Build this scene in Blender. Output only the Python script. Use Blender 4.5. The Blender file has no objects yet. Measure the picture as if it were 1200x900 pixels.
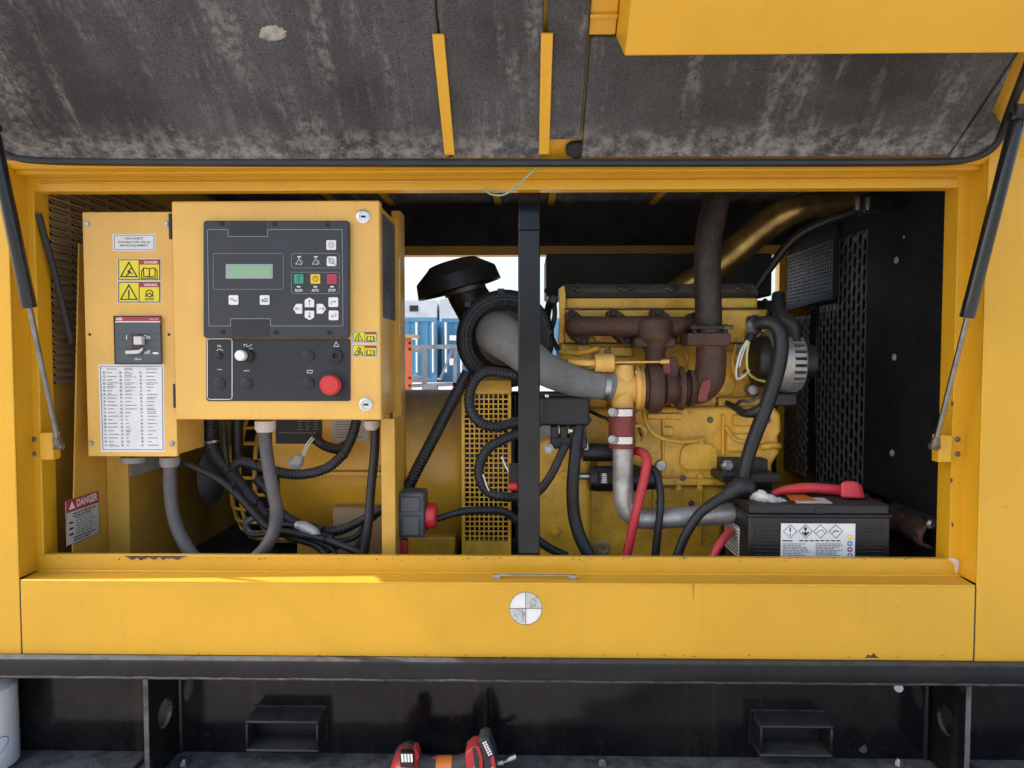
import bpy, bmesh, math, random
from mathutils import Vector, Matrix, Euler
random.seed(7)
R = math.radians
scene = bpy.context.scene
COL = scene.collection
# ------------------------------------------------------------------ camera
F_PX = 832.0
ZC = 0.85                       # camera height above the ground
CAM = Vector((0.0, -1.4, ZC))
PITCH, YAW = R(2.41), R(1.03)
cam_data = bpy.data.cameras.new('camera')
cam = bpy.data.objects.new('camera', cam_data)
COL.objects.link(cam)
cam.location = CAM
cam.rotation_euler = (R(90) - PITCH, 0, YAW)
cam_data.sensor_fit = 'HORIZONTAL'
cam_data.sensor_width = 36.0
cam_data.lens = 36.0 * F_PX / 1200.0
cam_data.clip_start = 0.02
cam_data.clip_end = 2000
scene.camera = cam
# ------------------------------------------------------------------ light
SUN_DIR = Vector((-0.67, -0.03, 0.73)).normalized()      # towards the sun
world = bpy.data.worlds.new('World')
scene.world = world
world.use_nodes = True
wn = world.node_tree.nodes; wl = world.node_tree.links
wn.clear()
wo = wn.new('ShaderNodeOutputWorld'); bg = wn.new('ShaderNodeBackground'); sky = wn.new('ShaderNodeTexSky')
sky.sky_type = 'NISHITA'; sky.sun_disc = False
sky.sun_elevation = math.asin(SUN_DIR.z)
sky.sun_rotation = math.atan2(SUN_DIR.x, SUN_DIR.y)
sky.air_density = 1.0; sky.dust_density = 4.0; sky.ozone_density = 0.6
bg.inputs['Strength'].default_value = 0.15
wl.new(sky.outputs[0], bg.inputs[0]); wl.new(bg.outputs[0], wo.inputs[0])
sun_data = bpy.data.lights.new('sun', 'SUN'); sun = bpy.data.objects.new('sun', sun_data); COL.objects.link(sun)
sun_data.energy = 2.6; sun_data.angle = R(0.5); sun_data.color = (1.0, 0.95, 0.88)
sun.rotation_euler = SUN_DIR.to_track_quat('Z', 'Y').to_euler()
sun.location = (-4, -2, 6)
scene.view_settings.view_transform = 'Standard'
scene.view_settings.look = 'None'
scene.view_settings.gamma = 1.0
scene.view_settings.use_curve_mapping = False
scene.view_settings.exposure = 1.45
# ------------------------------------------------------------------ measuring helpers
RM = cam.rotation_euler.to_matrix()
def P(px, py, Y):
    """point of the photograph pixel (px, py) on the real plane y = Y"""
    d = RM @ Vector(((px - 600) / F_PX, -(py - 450) / F_PX, -1.0))
    return CAM + d * ((Y - CAM.y) / d.y)
def PX(px, py, X):
    """pixel on the real plane x = X"""
    d = RM @ Vector(((px - 600) / F_PX, -(py - 450) / F_PX, -1.0))
    return CAM + d * ((X - CAM.x) / d.x)
def PZ(px, py, Z):
    d = RM @ Vector(((px - 600) / F_PX, -(py - 450) / F_PX, -1.0))
    return CAM + d * ((Z - CAM.z) / d.z)
def S(n, Y): return n * (Y + 1.4) / F_PX
# ------------------------------------------------------------------ materials
MATS = {}
def mat(name, col, rough=0.5, metal=0.0, var=0.12, vscale=6.0, bump=0.0, bscale=200.0, dust=0.0,
        dustcol=(0.22, 0.19, 0.15), grime=0.0, grimecol=(0.05, 0.03, 0.012), gscale=9.0, coat=0.0,
        streak=0.0, streakcol=(0.33, 0.31, 0.29), speck=0.0, speckcol=(0.5, 0.45, 0.36), spec=0.5, rvar=0.15, edge=None, grain=0.0, drip=0.0, dripcol=(0.30, 0.17, 0.04), scratch=0.0):
    if name in MATS: return MATS[name]
    m = bpy.data.materials.new(name); m.use_nodes = True
    nt = m.node_tree; n = nt.nodes; l = nt.links; n.clear()
    out = n.new('ShaderNodeOutputMaterial'); b = n.new('ShaderNodeBsdfPrincipled'); l.new(b.outputs[0], out.inputs[0])
    geo = n.new('ShaderNodeNewGeometry')
    pos = geo.outputs['Position']
    def noise(scale, detail=4, rough_=0.6, vec=None):
        t = n.new('ShaderNodeTexNoise'); t.inputs['Scale'].default_value = scale
        t.inputs['Detail'].default_value = detail; t.inputs['Roughness'].default_value = rough_
        l.new(vec or pos, t.inputs['Vector']); return t.outputs['Fac']
    def ramp(src, a, b_):
        t = n.new('ShaderNodeMapRange'); t.inputs['From Min'].default_value = a; t.inputs['From Max'].default_value = b_
        t.interpolation_type = 'SMOOTHSTEP'; l.new(src, t.inputs['Value']); return t.outputs['Result']
    def math_(op, a, b_):
        t = n.new('ShaderNodeMath'); t.operation = op
        for i, v in enumerate((a, b_)):
            if isinstance(v, (int, float)): t.inputs[i].default_value = v
            else: l.new(v, t.inputs[i])
        t.use_clamp = True
        return t.outputs[0]
    def mix(f, a, b_):
        t = n.new('ShaderNodeMix'); t.data_type = 'RGBA'
        if isinstance(f, (int, float)): t.inputs[0].default_value = f
        else: l.new(f, t.inputs[0])
        for i, v in ((6, a), (7, b_)):
            if isinstance(v, tuple): t.inputs[i].default_value = (*v, 1)
            else: l.new(v, t.inputs[i])
        return t.outputs[2]
    c = tuple(col)
    nz = noise(vscale, 5)
    lo = tuple(max(0, x * (1 - var)) for x in c); hi = tuple(min(1, x * (1 + var)) for x in c)
    cur = mix(ramp(nz, 0.3, 0.7), lo, hi)
    if grain > 0:     # pores
        gr = noise(430, 3, 0.7)
        cur = mix(math_('MULTIPLY', ramp(gr, 0.35, 0.52), 1.0), tuple(x * (1 - grain) for x in c), cur)
        cur = mix(math_('MULTIPLY', ramp(gr, 0.56, 0.70), grain), cur, tuple(min(1, x * 2.2) for x in c))
    if drip > 0:      # run-off marks
        mp = n.new('ShaderNodeMapping'); mp.inputs['Scale'].default_value = (26.0, 26.0, 1.3); l.new(pos, mp.inputs['Vector'])
        cur = mix(math_('MULTIPLY', ramp(noise(1.0, 5, 0.65, mp.outputs[0]), 0.55, 0.78), drip), cur, dripcol)
    if scratch > 0:   # fine scuffs
        mp = n.new('ShaderNodeMapping'); mp.inputs['Scale'].default_value = (7.0, 7.0, 110.0); mp.inputs['Rotation'].default_value = (0.0, 0.35, 0.0); l.new(pos, mp.inputs['Vector'])
        sc_ = math_('MULTIPLY', ramp(noise(1.0, 3, 0.6, mp.outputs[0]), 0.69, 0.73), ramp(noise(3.1, 2), 0.5, 0.62))
        cur = mix(math_('MULTIPLY', sc_, scratch), cur, (0.40, 0.30, 0.17))
    if streak > 0:
        mp = n.new('ShaderNodeMapping'); mp.inputs['Scale'].default_value = (9.0, 1.6, 1.6); l.new(pos, mp.inputs['Vector'])
        s1 = noise(2.2, 8, 0.72, mp.outputs[0])
        s2 = noise(70, 4, 0.7)
        f = math_('MULTIPLY', ramp(s1, 0.47, 0.66), ramp(s2, 0.36, 0.62))
        cur = mix(math_('MULTIPLY', f, streak), cur, streakcol)
    if edge:      # pale mineral deposit along the lower border of the lining
        sz = n.new('ShaderNodeSeparateXYZ'); l.new(pos, sz.inputs[0])
        e = math_('MULTIPLY', ramp(sz.outputs['Z'], edge[1], edge[0]), ramp(noise(38, 6, 0.75), 0.40, 0.66))
        cur = mix(math_('MULTIPLY', e, 0.75), cur, (0.36, 0.345, 0.32))
    if grime > 0:
        g = math_('MULTIPLY', math_('ADD', math_('MULTIPLY', ramp(noise(gscale, 7, 0.75), 0.44, 0.64), 0.65), math_('MULTIPLY', ramp(noise(gscale * 4.3, 5, 0.7), 0.54, 0.64), 0.5)), grime)
        cur = mix(g, cur, grimecol)
    if speck > 0:
        sp = math_('MULTIPLY', ramp(noise(240, 2, 0.5), 0.66, 0.74), speck)
        cur = mix(sp, cur, speckcol)
    rsock = math_('ADD', rough - rvar / 2, math_('MULTIPLY', noise(vscale * 2.3, 4), rvar))
    if dust > 0:
        sep = n.new('ShaderNodeSeparateXYZ'); l.new(geo.outputs['Normal'], sep.inputs[0])
        d = math_('MULTIPLY', ramp(sep.outputs['Z'], 0.15, 0.9), ramp(noise(30, 5, 0.7), 0.15, 0.6))
        d = math_('MULTIPLY', d, dust)
        cur = mix(d, cur, dustcol)
        rsock = math_('ADD', rsock, math_('MULTIPLY', d, 0.5))
    l.new(cur, b.inputs['Base Color']); l.new(rsock, b.inputs['Roughness'])
    b.inputs['Metallic'].default_value = metal
    b.inputs['Specular IOR Level'].default_value = spec
    if coat: b.inputs['Coat Weight'].default_value = coat; b.inputs['Coat Roughness'].default_value = 0.12
    if bump > 0:
        bp = n.new('ShaderNodeBump'); bp.inputs['Strength'].default_value = bump; bp.inputs['Distance'].default_value = 0.004
        l.new(noise(bscale, 3, 0.6), bp.inputs['Height']); l.new(bp.outputs[0], b.inputs['Normal'])
    MATS[name] = m
    return m
YEL = (0.65, 0.345, 0.014)
mat('paint_yellow', YEL, 0.34, var=0.06, vscale=3.5, bump=0.02, bscale=120, speck=0.16, speckcol=(0.3, 0.16, 0.03), dust=0.12, dustcol=(0.55, 0.42, 0.22), drip=0.16, scratch=0.55, grime=0.05, grimecol=(0.45, 0.24, 0.04), gscale=7)
mat('paint_gloss', YEL, 0.12, var=0.05, vscale=30)
mat('paint_yellow_old', (0.60, 0.345, 0.05), 0.42, var=0.12, vscale=8, bump=0.03, bscale=120, dust=0.35, dustcol=(0.42, 0.33, 0.20), grime=0.18, grimecol=(0.36, 0.20, 0.05), gscale=6)
mat('cabinet_yellow', (0.78, 0.455, 0.10), 0.38, var=0.08, vscale=5, bump=0.02, bscale=150, dust=0.2, speck=0.10, speckcol=(0.25, 0.15, 0.05), drip=0.14, scratch=0.5)
mat('barrel_yellow', (0.82, 0.45, 0.035), 0.30, var=0.08, vscale=5, bump=0.04, bscale=200, dust=0.75, dustcol=(0.30, 0.26, 0.20), grime=0.15, grimecol=(0.40, 0.21, 0.03), gscale=8)
mat('engine_yellow', (0.88, 0.49, 0.045), 0.33, var=0.12, vscale=14, bump=0.07, bscale=520, dust=0.5, dustcol=(0.55, 0.40, 0.17), grime=0.5, grimecol=(0.25, 0.13, 0.025), gscale=13, speck=0.4, speckcol=(0.14, 0.08, 0.02))
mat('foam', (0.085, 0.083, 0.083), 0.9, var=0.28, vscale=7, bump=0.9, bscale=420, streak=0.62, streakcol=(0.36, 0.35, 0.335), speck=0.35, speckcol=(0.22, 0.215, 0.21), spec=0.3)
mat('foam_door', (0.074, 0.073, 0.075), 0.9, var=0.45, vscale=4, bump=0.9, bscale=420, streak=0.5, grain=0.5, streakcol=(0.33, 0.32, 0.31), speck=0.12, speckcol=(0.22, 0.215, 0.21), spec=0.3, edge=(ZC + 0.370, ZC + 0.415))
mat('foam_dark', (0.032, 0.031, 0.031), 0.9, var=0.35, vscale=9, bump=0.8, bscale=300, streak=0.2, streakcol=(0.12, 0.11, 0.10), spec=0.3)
mat('foam_edge', (0.30, 0.28, 0.25), 0.95, var=0.4, vscale=60, bump=0.9, bscale=300)
mat('rubber', (0.011, 0.0115, 0.013), 0.48, var=0.35, vscale=20, bump=0.06, dust=0.30, dustcol=(0.085, 0.08, 0.075), grime=0.25, grimecol=(0.05, 0.045, 0.04), gscale=30)
mat('seal_rubber', (0.016, 0.018, 0.021), 0.45, var=0.2, vscale=20, dust=0.3, dustcol=(0.25, 0.25, 0.25))
mat('conduit_black', (0.014, 0.0145, 0.017), 0.45, var=0.3, vscale=25, dust=0.45, dustcol=(0.11, 0.105, 0.10))
mat('conduit_grey', (0.085, 0.085, 0.09), 0.55, var=0.25, vscale=25, dust=0.3, dustcol=(0.22, 0.2, 0.18), grime=0.8, grimecol=(0.15, 0.10, 0.07), gscale=30)
mat('hose_grey', (0.19, 0.188, 0.178), 0.7, var=0.3, vscale=18, bump=0.25, bscale=140, dust=0.45, dustcol=(0.33, 0.31, 0.27), grime=0.6, grimecol=(0.06, 0.058, 0.056), gscale=18)
mat('black_gloss', (0.008, 0.0085, 0.010), 0.22, var=0.3, vscale=6, bump=0.025, bscale=60, dust=0.55, dustcol=(0.17, 0.165, 0.16), speck=0.12, speckcol=(0.16, 0.16, 0.16))
mat('black_web', (0.007, 0.007, 0.008), 0.14, drip=0.5, dripcol=(0.045, 0.038, 0.028), var=0.4, vscale=6, bump=0.03, bscale=50, dust=0.5, dustcol=(0.17, 0.165, 0.16), speck=0.12, speckcol=(0.08, 0.08, 0.08), spec=0.28, grime=0.3, grimecol=(0.035, 0.03, 0.022), gscale=5)
mat('black_post', (0.007, 0.008, 0.010), 0.16, var=0.3, vscale=6, bump=0.05, bscale=40, spec=0.4, speck=0.2, speckcol=(0.1, 0.1, 0.1))
mat('shroud_black', (0.010, 0.0105, 0.012), 0.55, var=0.3, vscale=10, bump=0.03, spec=0.2, speck=0.25, speckcol=(0.12, 0.12, 0.12))
mat('mesh_black', (0.075, 0.075, 0.077), 0.45, var=0.3, vscale=20, spec=0.5, speck=0.2, speckcol=(0.12, 0.11, 0.10))
mat('black_matte', (0.012, 0.012, 0.013), 0.7, var=0.3, vscale=20, spec=0.2, speck=0.1, speckcol=(0.08, 0.08, 0.08))
mat('black_rail', (0.008, 0.0085, 0.010), 0.36, var=0.3, vscale=6, bump=0.05, bscale=60, dust=0.30, dustcol=(0.2, 0.2, 0.2), spec=0.28, speck=0.3, speckcol=(0.06, 0.058, 0.055), grime=0.3, grimecol=(0.03, 0.028, 0.025), gscale=8)
mat('black_satin', (0.009, 0.0095, 0.011), 0.42, var=0.3, vscale=10, bump=0.04, dust=0.5, dustcol=(0.09, 0.084, 0.078), speck=0.15, speckcol=(0.12, 0.12, 0.12))
mat('black_plastic', (0.009, 0.009, 0.0095), 0.42, var=0.25, vscale=15, bump=0.04, dust=0.5, dustcol=(0.085, 0.075, 0.064), speck=0.15, speckcol=(0.06, 0.055, 0.05))
mat('flange_dusty', (0.085, 0.084, 0.083), 0.85, var=0.5, vscale=30, bump=0.6, bscale=180, speck=0.6, speckcol=(0.3, 0.29, 0.28))
mat('panel_grey', (0.030, 0.033, 0.039), 0.5, var=0.06, vscale=10, bump=0.05, bscale=500)
mat('panel_grey_dark', (0.017, 0.018, 0.021), 0.55, var=0.08, vscale=10, bump=0.08, bscale=500)
mat('breaker_grey', (0.08, 0.095, 0.105), 0.5, var=0.06)
mat('line_grey', (0.33, 0.35, 0.37), 0.5, var=0.03)
mat('white_print', (0.80, 0.80, 0.78), 0.45, var=0.03)
mat('sticker_white', (0.74, 0.74, 0.72), 0.4, var=0.05, vscale=30)
mat('sticker_grey', (0.50, 0.49, 0.46), 0.5, var=0.08, vscale=30)
mat('print_black', (0.008, 0.008, 0.009), 0.5, var=0.03)
mat('print_grey', (0.14, 0.145, 0.15), 0.5, var=0.03)
mat('sticker_yellow', (0.80, 0.66, 0.03), 0.4, var=0.05)
mat('print_red', (0.42, 0.035, 0.045), 0.45, var=0.05)
mat('print_blue', (0.05, 0.22, 0.55), 0.45, var=0.05)
mat('key_green', (0.04, 0.30, 0.20), 0.45, var=0.05)
mat('key_yellow', (0.78, 0.55, 0.03), 0.45, var=0.05)
mat('key_red', (0.50, 0.045, 0.07), 0.45, var=0.05)
mat('stop_red', (0.62, 0.035, 0.04), 0.35, var=0.06)
mat('cable_red', (0.58, 0.035, 0.045), 0.42, var=0.12, dust=0.25, dustcol=(0.4, 0.18, 0.15))
mat('silicone_red', (0.20, 0.035, 0.026), 0.55, var=0.15, vscale=30, bump=0.1, dust=0.2)
mat('lcd', (0.26, 0.42, 0.27), 0.25, var=0.03)
mat('chrome', (0.62, 0.62, 0.60), 0.28, metal=1.0, var=0.08)
mat('zinc', (0.42, 0.42, 0.42), 0.42, metal=1.0, var=0.2, vscale=40)
mat('rod_steel', (0.20, 0.20, 0.205), 0.3, metal=1.0, var=0.2, vscale=40)
mat('bolt_dark', (0.16, 0.14, 0.12), 0.5, metal=0.8, var=0.3, vscale=60)
mat('aluminium', (0.50, 0.49, 0.46), 0.46, metal=0.6, var=0.22, vscale=14, bump=0.05, dust=0.3, dustcol=(0.3, 0.28, 0.25), grime=0.45, grimecol=(0.12, 0.115, 0.105), gscale=22)
mat('cast_aluminium', (0.40, 0.39, 0.37), 0.5, metal=0.6, var=0.2, vscale=40, bump=0.2)
mat('cast_iron_brown', (0.078, 0.034, 0.017), 0.62, var=0.35, vscale=25, bump=0.35, bscale=260, dust=0.4, dustcol=(0.13, 0.085, 0.065), grime=0.5, grimecol=(0.025, 0.014, 0.012), gscale=25)
mat('exhaust_steel', (0.034, 0.024, 0.018), 0.6, metal=0.2, var=0.4, vscale=40, bump=0.25, bscale=220, speck=0.85, speckcol=(0.15, 0.10, 0.07), grime=0.6, grimecol=(0.014, 0.012, 0.012), gscale=16)
mat('cover_dusty', (0.014, 0.014, 0.015), 0.6, var=0.3, vscale=20, bump=0.1, dust=0.95, dustcol=(0.20, 0.175, 0.14))
mat('louvre_dirty', (0.46, 0.34, 0.23), 0.6, var=0.25, vscale=20, bump=0.1, dust=0.4, dustcol=(0.40, 0.33, 0.26), grime=0.4, grimecol=(0.20, 0.15, 0.11), gscale=25)
mat('stain', (0.42, 0.20, 0.02), 0.5, var=0.3, vscale=40)
mat('bead_dirt', (0.045, 0.044, 0.042), 0.9, var=0.5, vscale=60, bump=0.6)
mat('rust', (0.055, 0.026, 0.014), 0.9, var=0.5, vscale=60, bump=0.9, bscale=160, speck=0.4, speckcol=(0.2, 0.1, 0.05))
mat('chip_rust', (0.10, 0.055, 0.04), 0.8, var=0.4, vscale=90, bump=0.4)
mat('zinc_yellow', (0.38, 0.27, 0.08), 0.32, metal=0.8, var=0.5, vscale=11, grime=0.6, grimecol=(0.16, 0.06, 0.045), gscale=10)
mat('gland_white', (0.58, 0.55, 0.50), 0.55, var=0.1, dust=0.3)
mat('gland_grey', (0.25, 0.25, 0.24), 0.6, var=0.1)
mat('socket_grey', (0.085, 0.092, 0.10), 0.5, var=0.06, dust=0.4)
mat('cardboard', (0.42, 0.30, 0.16), 0.8, var=0.1)
mat('floor_dirt', (0.040, 0.038, 0.036), 0.85, var=0.5, vscale=12, bump=0.5, bscale=120)
mat('concrete', (0.34, 0.32, 0.30), 0.9, var=0.25, vscale=1.3, bump=0.5, bscale=40, speck=0.3, speckcol=(0.2, 0.19, 0.18))
mat('container_blue', (0.075, 0.23, 0.36), 0.55, var=0.12, vscale=1.5)
mat('container_grey', (0.55, 0.57, 0.58), 0.6, var=0.1, vscale=2)
mat('orange_steel', (0.62, 0.13, 0.035), 0.5, var=0.12, vscale=6, grime=0.3, grimecol=(0.25, 0.06, 0.03))
mat('steel_grey', (0.20, 0.205, 0.21), 0.6, metal=0.2, var=0.2, vscale=8)
mat('drill_red', (0.48, 0.02, 0.025), 0.4, var=0.1, dust=0.2)
mat('drill_grey', (0.022, 0.023, 0.025), 0.6, var=0.15, bump=0.1, dust=0.3)
mat('tape_orange', (0.70, 0.20, 0.03), 0.45, var=0.08)
mat('bottle_white', (0.62, 0.63, 0.63), 0.35, var=0.06)
mat('wire_green', (0.22, 0.42, 0.30), 0.4, var=0.1)
mat('wire_white', (0.75, 0.75, 0.70), 0.4, var=0.1)
mat('wire_yellow', (0.55, 0.52, 0.12), 0.4, var=0.1)
mat('tape_silver', (0.55, 0.55, 0.54), 0.35, metal=0.3, var=0.2, vscale=60, bump=0.3)
mat('plastic_clear', (0.55, 0.54, 0.50), 0.4, var=0.3, vscale=60)
mat('muffler_grey', (0.018, 0.020, 0.023), 0.6, metal=0.1, var=0.4, vscale=8, dust=0.4, dustcol=(0.10, 0.094, 0.088))
mat('cable_mark', (0.30, 0.30, 0.29), 0.5)
# ------------------------------------------------------------------ mesh collector
def catmull(pts, steps=8):
    pts = [Vector(p) for p in pts]
    if len(pts) < 3: return pts
    q = [pts[0] * 2 - pts[1]] + pts + [pts[-1] * 2 - pts[-2]]
    out = []
    for i in range(1, len(q) - 2):
        a, b, c, d = q[i - 1], q[i], q[i + 1], q[i + 2]
        for k in range(steps):
            t = k / steps
            out.append(0.5 * ((2 * b) + (c - a) * t + (2 * a - 5 * b + 4 * c - d) * t * t + (3 * b - a - 3 * c + d) * t ** 3))
    out.append(pts[-1])
    return out
def lerp_list(vals, n):
    if not isinstance(vals, (list, tuple)): return [vals] * n
    out = []
    for i in range(n):
        t = i / max(1, n - 1) * (len(vals) - 1); k = min(int(t), len(vals) - 2)
        f = t - k; f = f * f * (3 - 2 * f)
        out.append(vals[k] * (1 - f) + vals[k + 1] * f)
    return out
class MB:
    def __init__(s): s.v = []; s.f = []
    def add(s, vs, fs):
        o = len(s.v); s.v += [Vector(x) for x in vs]; s.f += [[i + o for i in f] for f in fs]; return s
    def box(s, x0, x1, y0, y1, z0, z1):
        x0, x1 = min(x0, x1), max(x0, x1); y0, y1 = min(y0, y1), max(y0, y1); z0, z1 = min(z0, z1), max(z0, z1)
        return s.add([(x0, y0, z0), (x1, y0, z0), (x1, y1, z0), (x0, y1, z0), (x0, y0, z1), (x1, y0, z1), (x1, y1, z1), (x0, y1, z1)],
                     [(0, 3, 2, 1), (4, 5, 6, 7), (0, 1, 5, 4), (1, 2, 6, 5), (2, 3, 7, 6), (3, 0, 4, 7)])
    def pb(s, px0, py0, px1, py1, Y0, Y1):
        """box whose front face covers a pixel rectangle on plane Y0, reaching back to Y1"""
        cy = (py0 + py1) / 2; cx = (px0 + px1) / 2
        return s.box(P(px0, cy, Y0).x, P(px1, cy, Y0).x, Y0, Y1, P(cx, py1, Y0).z, P(cx, py0, Y0).z)
    def obox(s, c, ax, ay, az):
        c = Vector(c); vs = []
        for k in (-1, 1):
            for i, j in ((-1, -1), (1, -1), (1, 1), (-1, 1)): vs.append(c + ax * i + ay * j + az * k)
        return s.add(vs, [(0, 3, 2, 1), (4, 5, 6, 7), (0, 1, 5, 4), (1, 2, 6, 5), (2, 3, 7, 6), (3, 0, 4, 7)])
    def bar(s, a, b, w, h, up=Vector((0, 0, 1))):
        a = Vector(a); b = Vector(b); d = (b - a); az = d / 2
        side = d.cross(up)
        if side.length < 1e-6: side = Vector((1, 0, 0))
        side.normalize(); u = side.cross(d).normalized()
        return s.obox((a + b) / 2, side * w / 2, u * h / 2, az)
    def loft(s, rings, cap0=True, cap1=True, closed=False):
        n = len(rings[0]); o = len(s.v)
        for r in rings: s.v += [Vector(p) for p in r]
        m = len(rings)
        for i in range(m - 1 + (1 if closed else 0)):
            a = o + i * n; b = o + ((i + 1) % m) * n
            for j in range(n): s.f.append([a + j, a + (j + 1) % n, b + (j + 1) % n, b + j])
        if cap0 and not closed: s.f.append([o + j for j in reversed(range(n))])
        if cap1 and not closed: s.f.append([o + (m - 1) * n + j for j in range(n)])
        return s
    def tube(s, pts, r, n=14, steps=8, corr=None, caps=True, smooth=True):
        path = catmull(pts, steps) if smooth else [Vector(p) for p in pts]
        if corr:
            amp, pitch = corr
            L = [0]
            for i in range(1, len(path)): L.append(L[-1] + (path[i] - path[i - 1]).length)
            m = max(8, int(L[-1] / pitch * 4)); new = []; k = 0
            for i in range(m + 1):
                t = L[-1] * i / m
                while k < len(L) - 2 and L[k + 1] < t: k += 1
                f = (t - L[k]) / max(1e-9, L[k + 1] - L[k]); new.append(path[k].lerp(path[k + 1], f))
            path = new
        rad = lerp_list(r, len(path))
        rings = []; prev = None
        for i, p in enumerate(path):
            t = (path[min(i + 1, len(path) - 1)] - path[max(i - 1, 0)]).normalized()
            if prev is None:
                u = t.cross(Vector((0, 0, 1)))
                if u.length < 0.1: u = t.cross(Vector((0, 1, 0)))
                u.normalize()
            else:
                u = (prev - t * prev.dot(t)).normalized()
            prev = u; w = t.cross(u)
            rr = rad[i]
            if corr: rr *= 1 + corr[0] * (1 if (i % 4) in (1, 2) else -1)
            rings.append([p + (u * math.cos(2 * math.pi * j / n) + w * math.sin(2 * math.pi * j / n)) * rr for j in range(n)])
        return s.loft(rings, caps, caps)
    def cyl(s, a, b, r0, r1=None, n=20, caps=True):
        return s.tube([a, b], [r0, r0 if r1 is None else r1], n, caps=caps, smooth=False)
    def lathe(s, prof, origin, axis, n=28, a0=0, a1=None, cap=True):
        """prof: (t along the axis, radius)"""
        o = Vector(origin); ax = Vector(axis).normalized()
        u = ax.cross(Vector((0, 0, 1)))
        if u.length < 0.1: u = ax.cross(Vector((0, 1, 0)))
        u.normalize(); w = ax.cross(u)
        rings = [[o + ax * t + (u * math.cos(2 * math.pi * j / n) + w * math.sin(2 * math.pi * j / n)) * max(r, 1e-5) for j in range(n)] for t, r in prof]
        return s.loft(rings, cap, cap)
    def prism(s, poly, ext):
        """3-D polygon extruded by a vector"""
        ext = Vector(ext); poly = [Vector(p) for p in poly]; n = len(poly)
        s_ = len(s.v); s.v += poly + [p + ext for p in poly]
        s.f.append([s_ + i for i in range(n)]); s.f.append([s_ + n + i for i in reversed(range(n))])
        for i in range(n): s.f.append([s_ + i, s_ + n + i, s_ + n + (i + 1) % n, s_ + (i + 1) % n])
        return s
    def pp(s, pix, Y0, Y1):
        """pixel outline on plane Y0 extruded straight back to Y1"""
        return s.prism([P(a, b, Y0) for a, b in pix], (0, Y1 - Y0, 0))
    def disc(s, px, py, rpx, Y0, Y1, n=20):
        c = P(px, py, Y0); r = S(rpx, Y0)
        return s.cyl(c, c + Vector((0, Y1 - Y0, 0)), r, r, n)
    def build(s, name, m, parent=None, bevel=0.0, seg=2, ang=38, label=None, cat=None, group=None, kind=None, solid=0.0, base=None):
        me = bpy.data.meshes.new(name)
        off = Vector((0, 0, 0))
        if parent is not None:
            q = parent
            while q is not None: off += q.location; q = q.parent
        elif base is None:
            xs = [p.x for p in s.v]; ys = [p.y for p in s.v]; zs = [p.z for p in s.v]
            off = Vector(((min(xs) + max(xs)) / 2, (min(ys) + max(ys)) / 2, min(zs)))
        else: off = Vector(base)
        me.from_pydata([tuple(p - off) for p in s.v], [], s.f)
        bm = bmesh.new(); bm.from_mesh(me); bmesh.ops.recalc_face_normals(bm, faces=bm.faces); bm.to_mesh(me); bm.free()
        for p in me.polygons: p.use_smooth = True
        me.set_sharp_from_angle(angle=R(ang))
        me.materials.append(MATS[m] if isinstance(m, str) else m)
        o = bpy.data.objects.new(name, me); COL.objects.link(o)
        if parent is None: o.location = off
        else: o.parent = parent
        if solid:
            md = o.modifiers.new('thickness', 'SOLIDIFY'); md.thickness = solid; md.offset = 0
        if bevel:
            md = o.modifiers.new('edges', 'BEVEL'); md.width = bevel; md.segments = seg; md.limit_method = 'ANGLE'; md.angle_limit = R(40)
            md.use_clamp_overlap = True
        tag(o, label, cat, group, kind)
        return o
def tag(o, label=None, cat=None, group=None, kind=None):
    if label: o['label'] = label
    if cat: o['category'] = cat
    if group: o['group'] = group
    if kind: o['kind'] = kind
    return o
def thing(name, loc, label, cat, group=None):
    o = bpy.data.objects.new(name, None); COL.objects.link(o); o.location = loc; o.empty_display_size = 0.05
    return tag(o, label, cat, group)
def local_copy(src, parent, mw):
    """copy of a small shared-mesh part, placed by a world matrix"""
    o = src.copy(); COL.objects.link(o); o.parent = parent
    return o
# shared little fasteners -------------------------------------------------
FAST = {}
def fastener_mesh(kind, m):
    key = (kind, m)
    if key in FAST: return FAST[key]
    b = MB()
    if kind == 'hex':
        b.lathe([(0, 1.35), (0.18, 1.35), (0.2, 1.0), (0.75, 1.0), (0.85, 0.85)], (0, 0, 0), (0, -1, 0), 6)
    elif kind == 'dome':
        b.lathe([(0, 1.0), (0.25, 0.95), (0.45, 0.7), (0.55, 0.3)], (0, 0, 0), (0, -1, 0), 10)
    elif kind == 'socket':
        b.lathe([(0, 1.0), (0.5, 1.0), (0.5, 0.55), (0.2, 0.5)], (0, 0, 0), (0, -1, 0), 10)
    me = bpy.data.meshes.new('fastener_' + kind)
    me.from_pydata([tuple(p) for p in b.v], [], b.f)
    bm = bmesh.new(); bm.from_mesh(me); bmesh.ops.recalc_face_normals(bm, faces=bm.faces); bm.to_mesh(me); bm.free()
    for p in me.polygons: p.use_smooth = True
    me.set_sharp_from_angle(angle=R(35)); me.materials.append(MATS[m])
    FAST[key] = me
    return me
def bolt(parent, pos, r, kind='hex', m='bolt_dark', direction=(0, -1, 0), name='bolt'):
    o = bpy.data.objects.new(name, fastener_mesh(kind, m)); COL.objects.link(o)
    off = Vector((0, 0, 0)); q = parent
    while q is not None: off += q.location; q = q.parent
    o.parent = parent
    o.location = Vector(pos) - off
    o.scale = (r, r, r)
    o.rotation_euler = Vector((0, -1, 0)).rotation_difference(Vector(direction)).to_euler()
    return o
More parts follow.
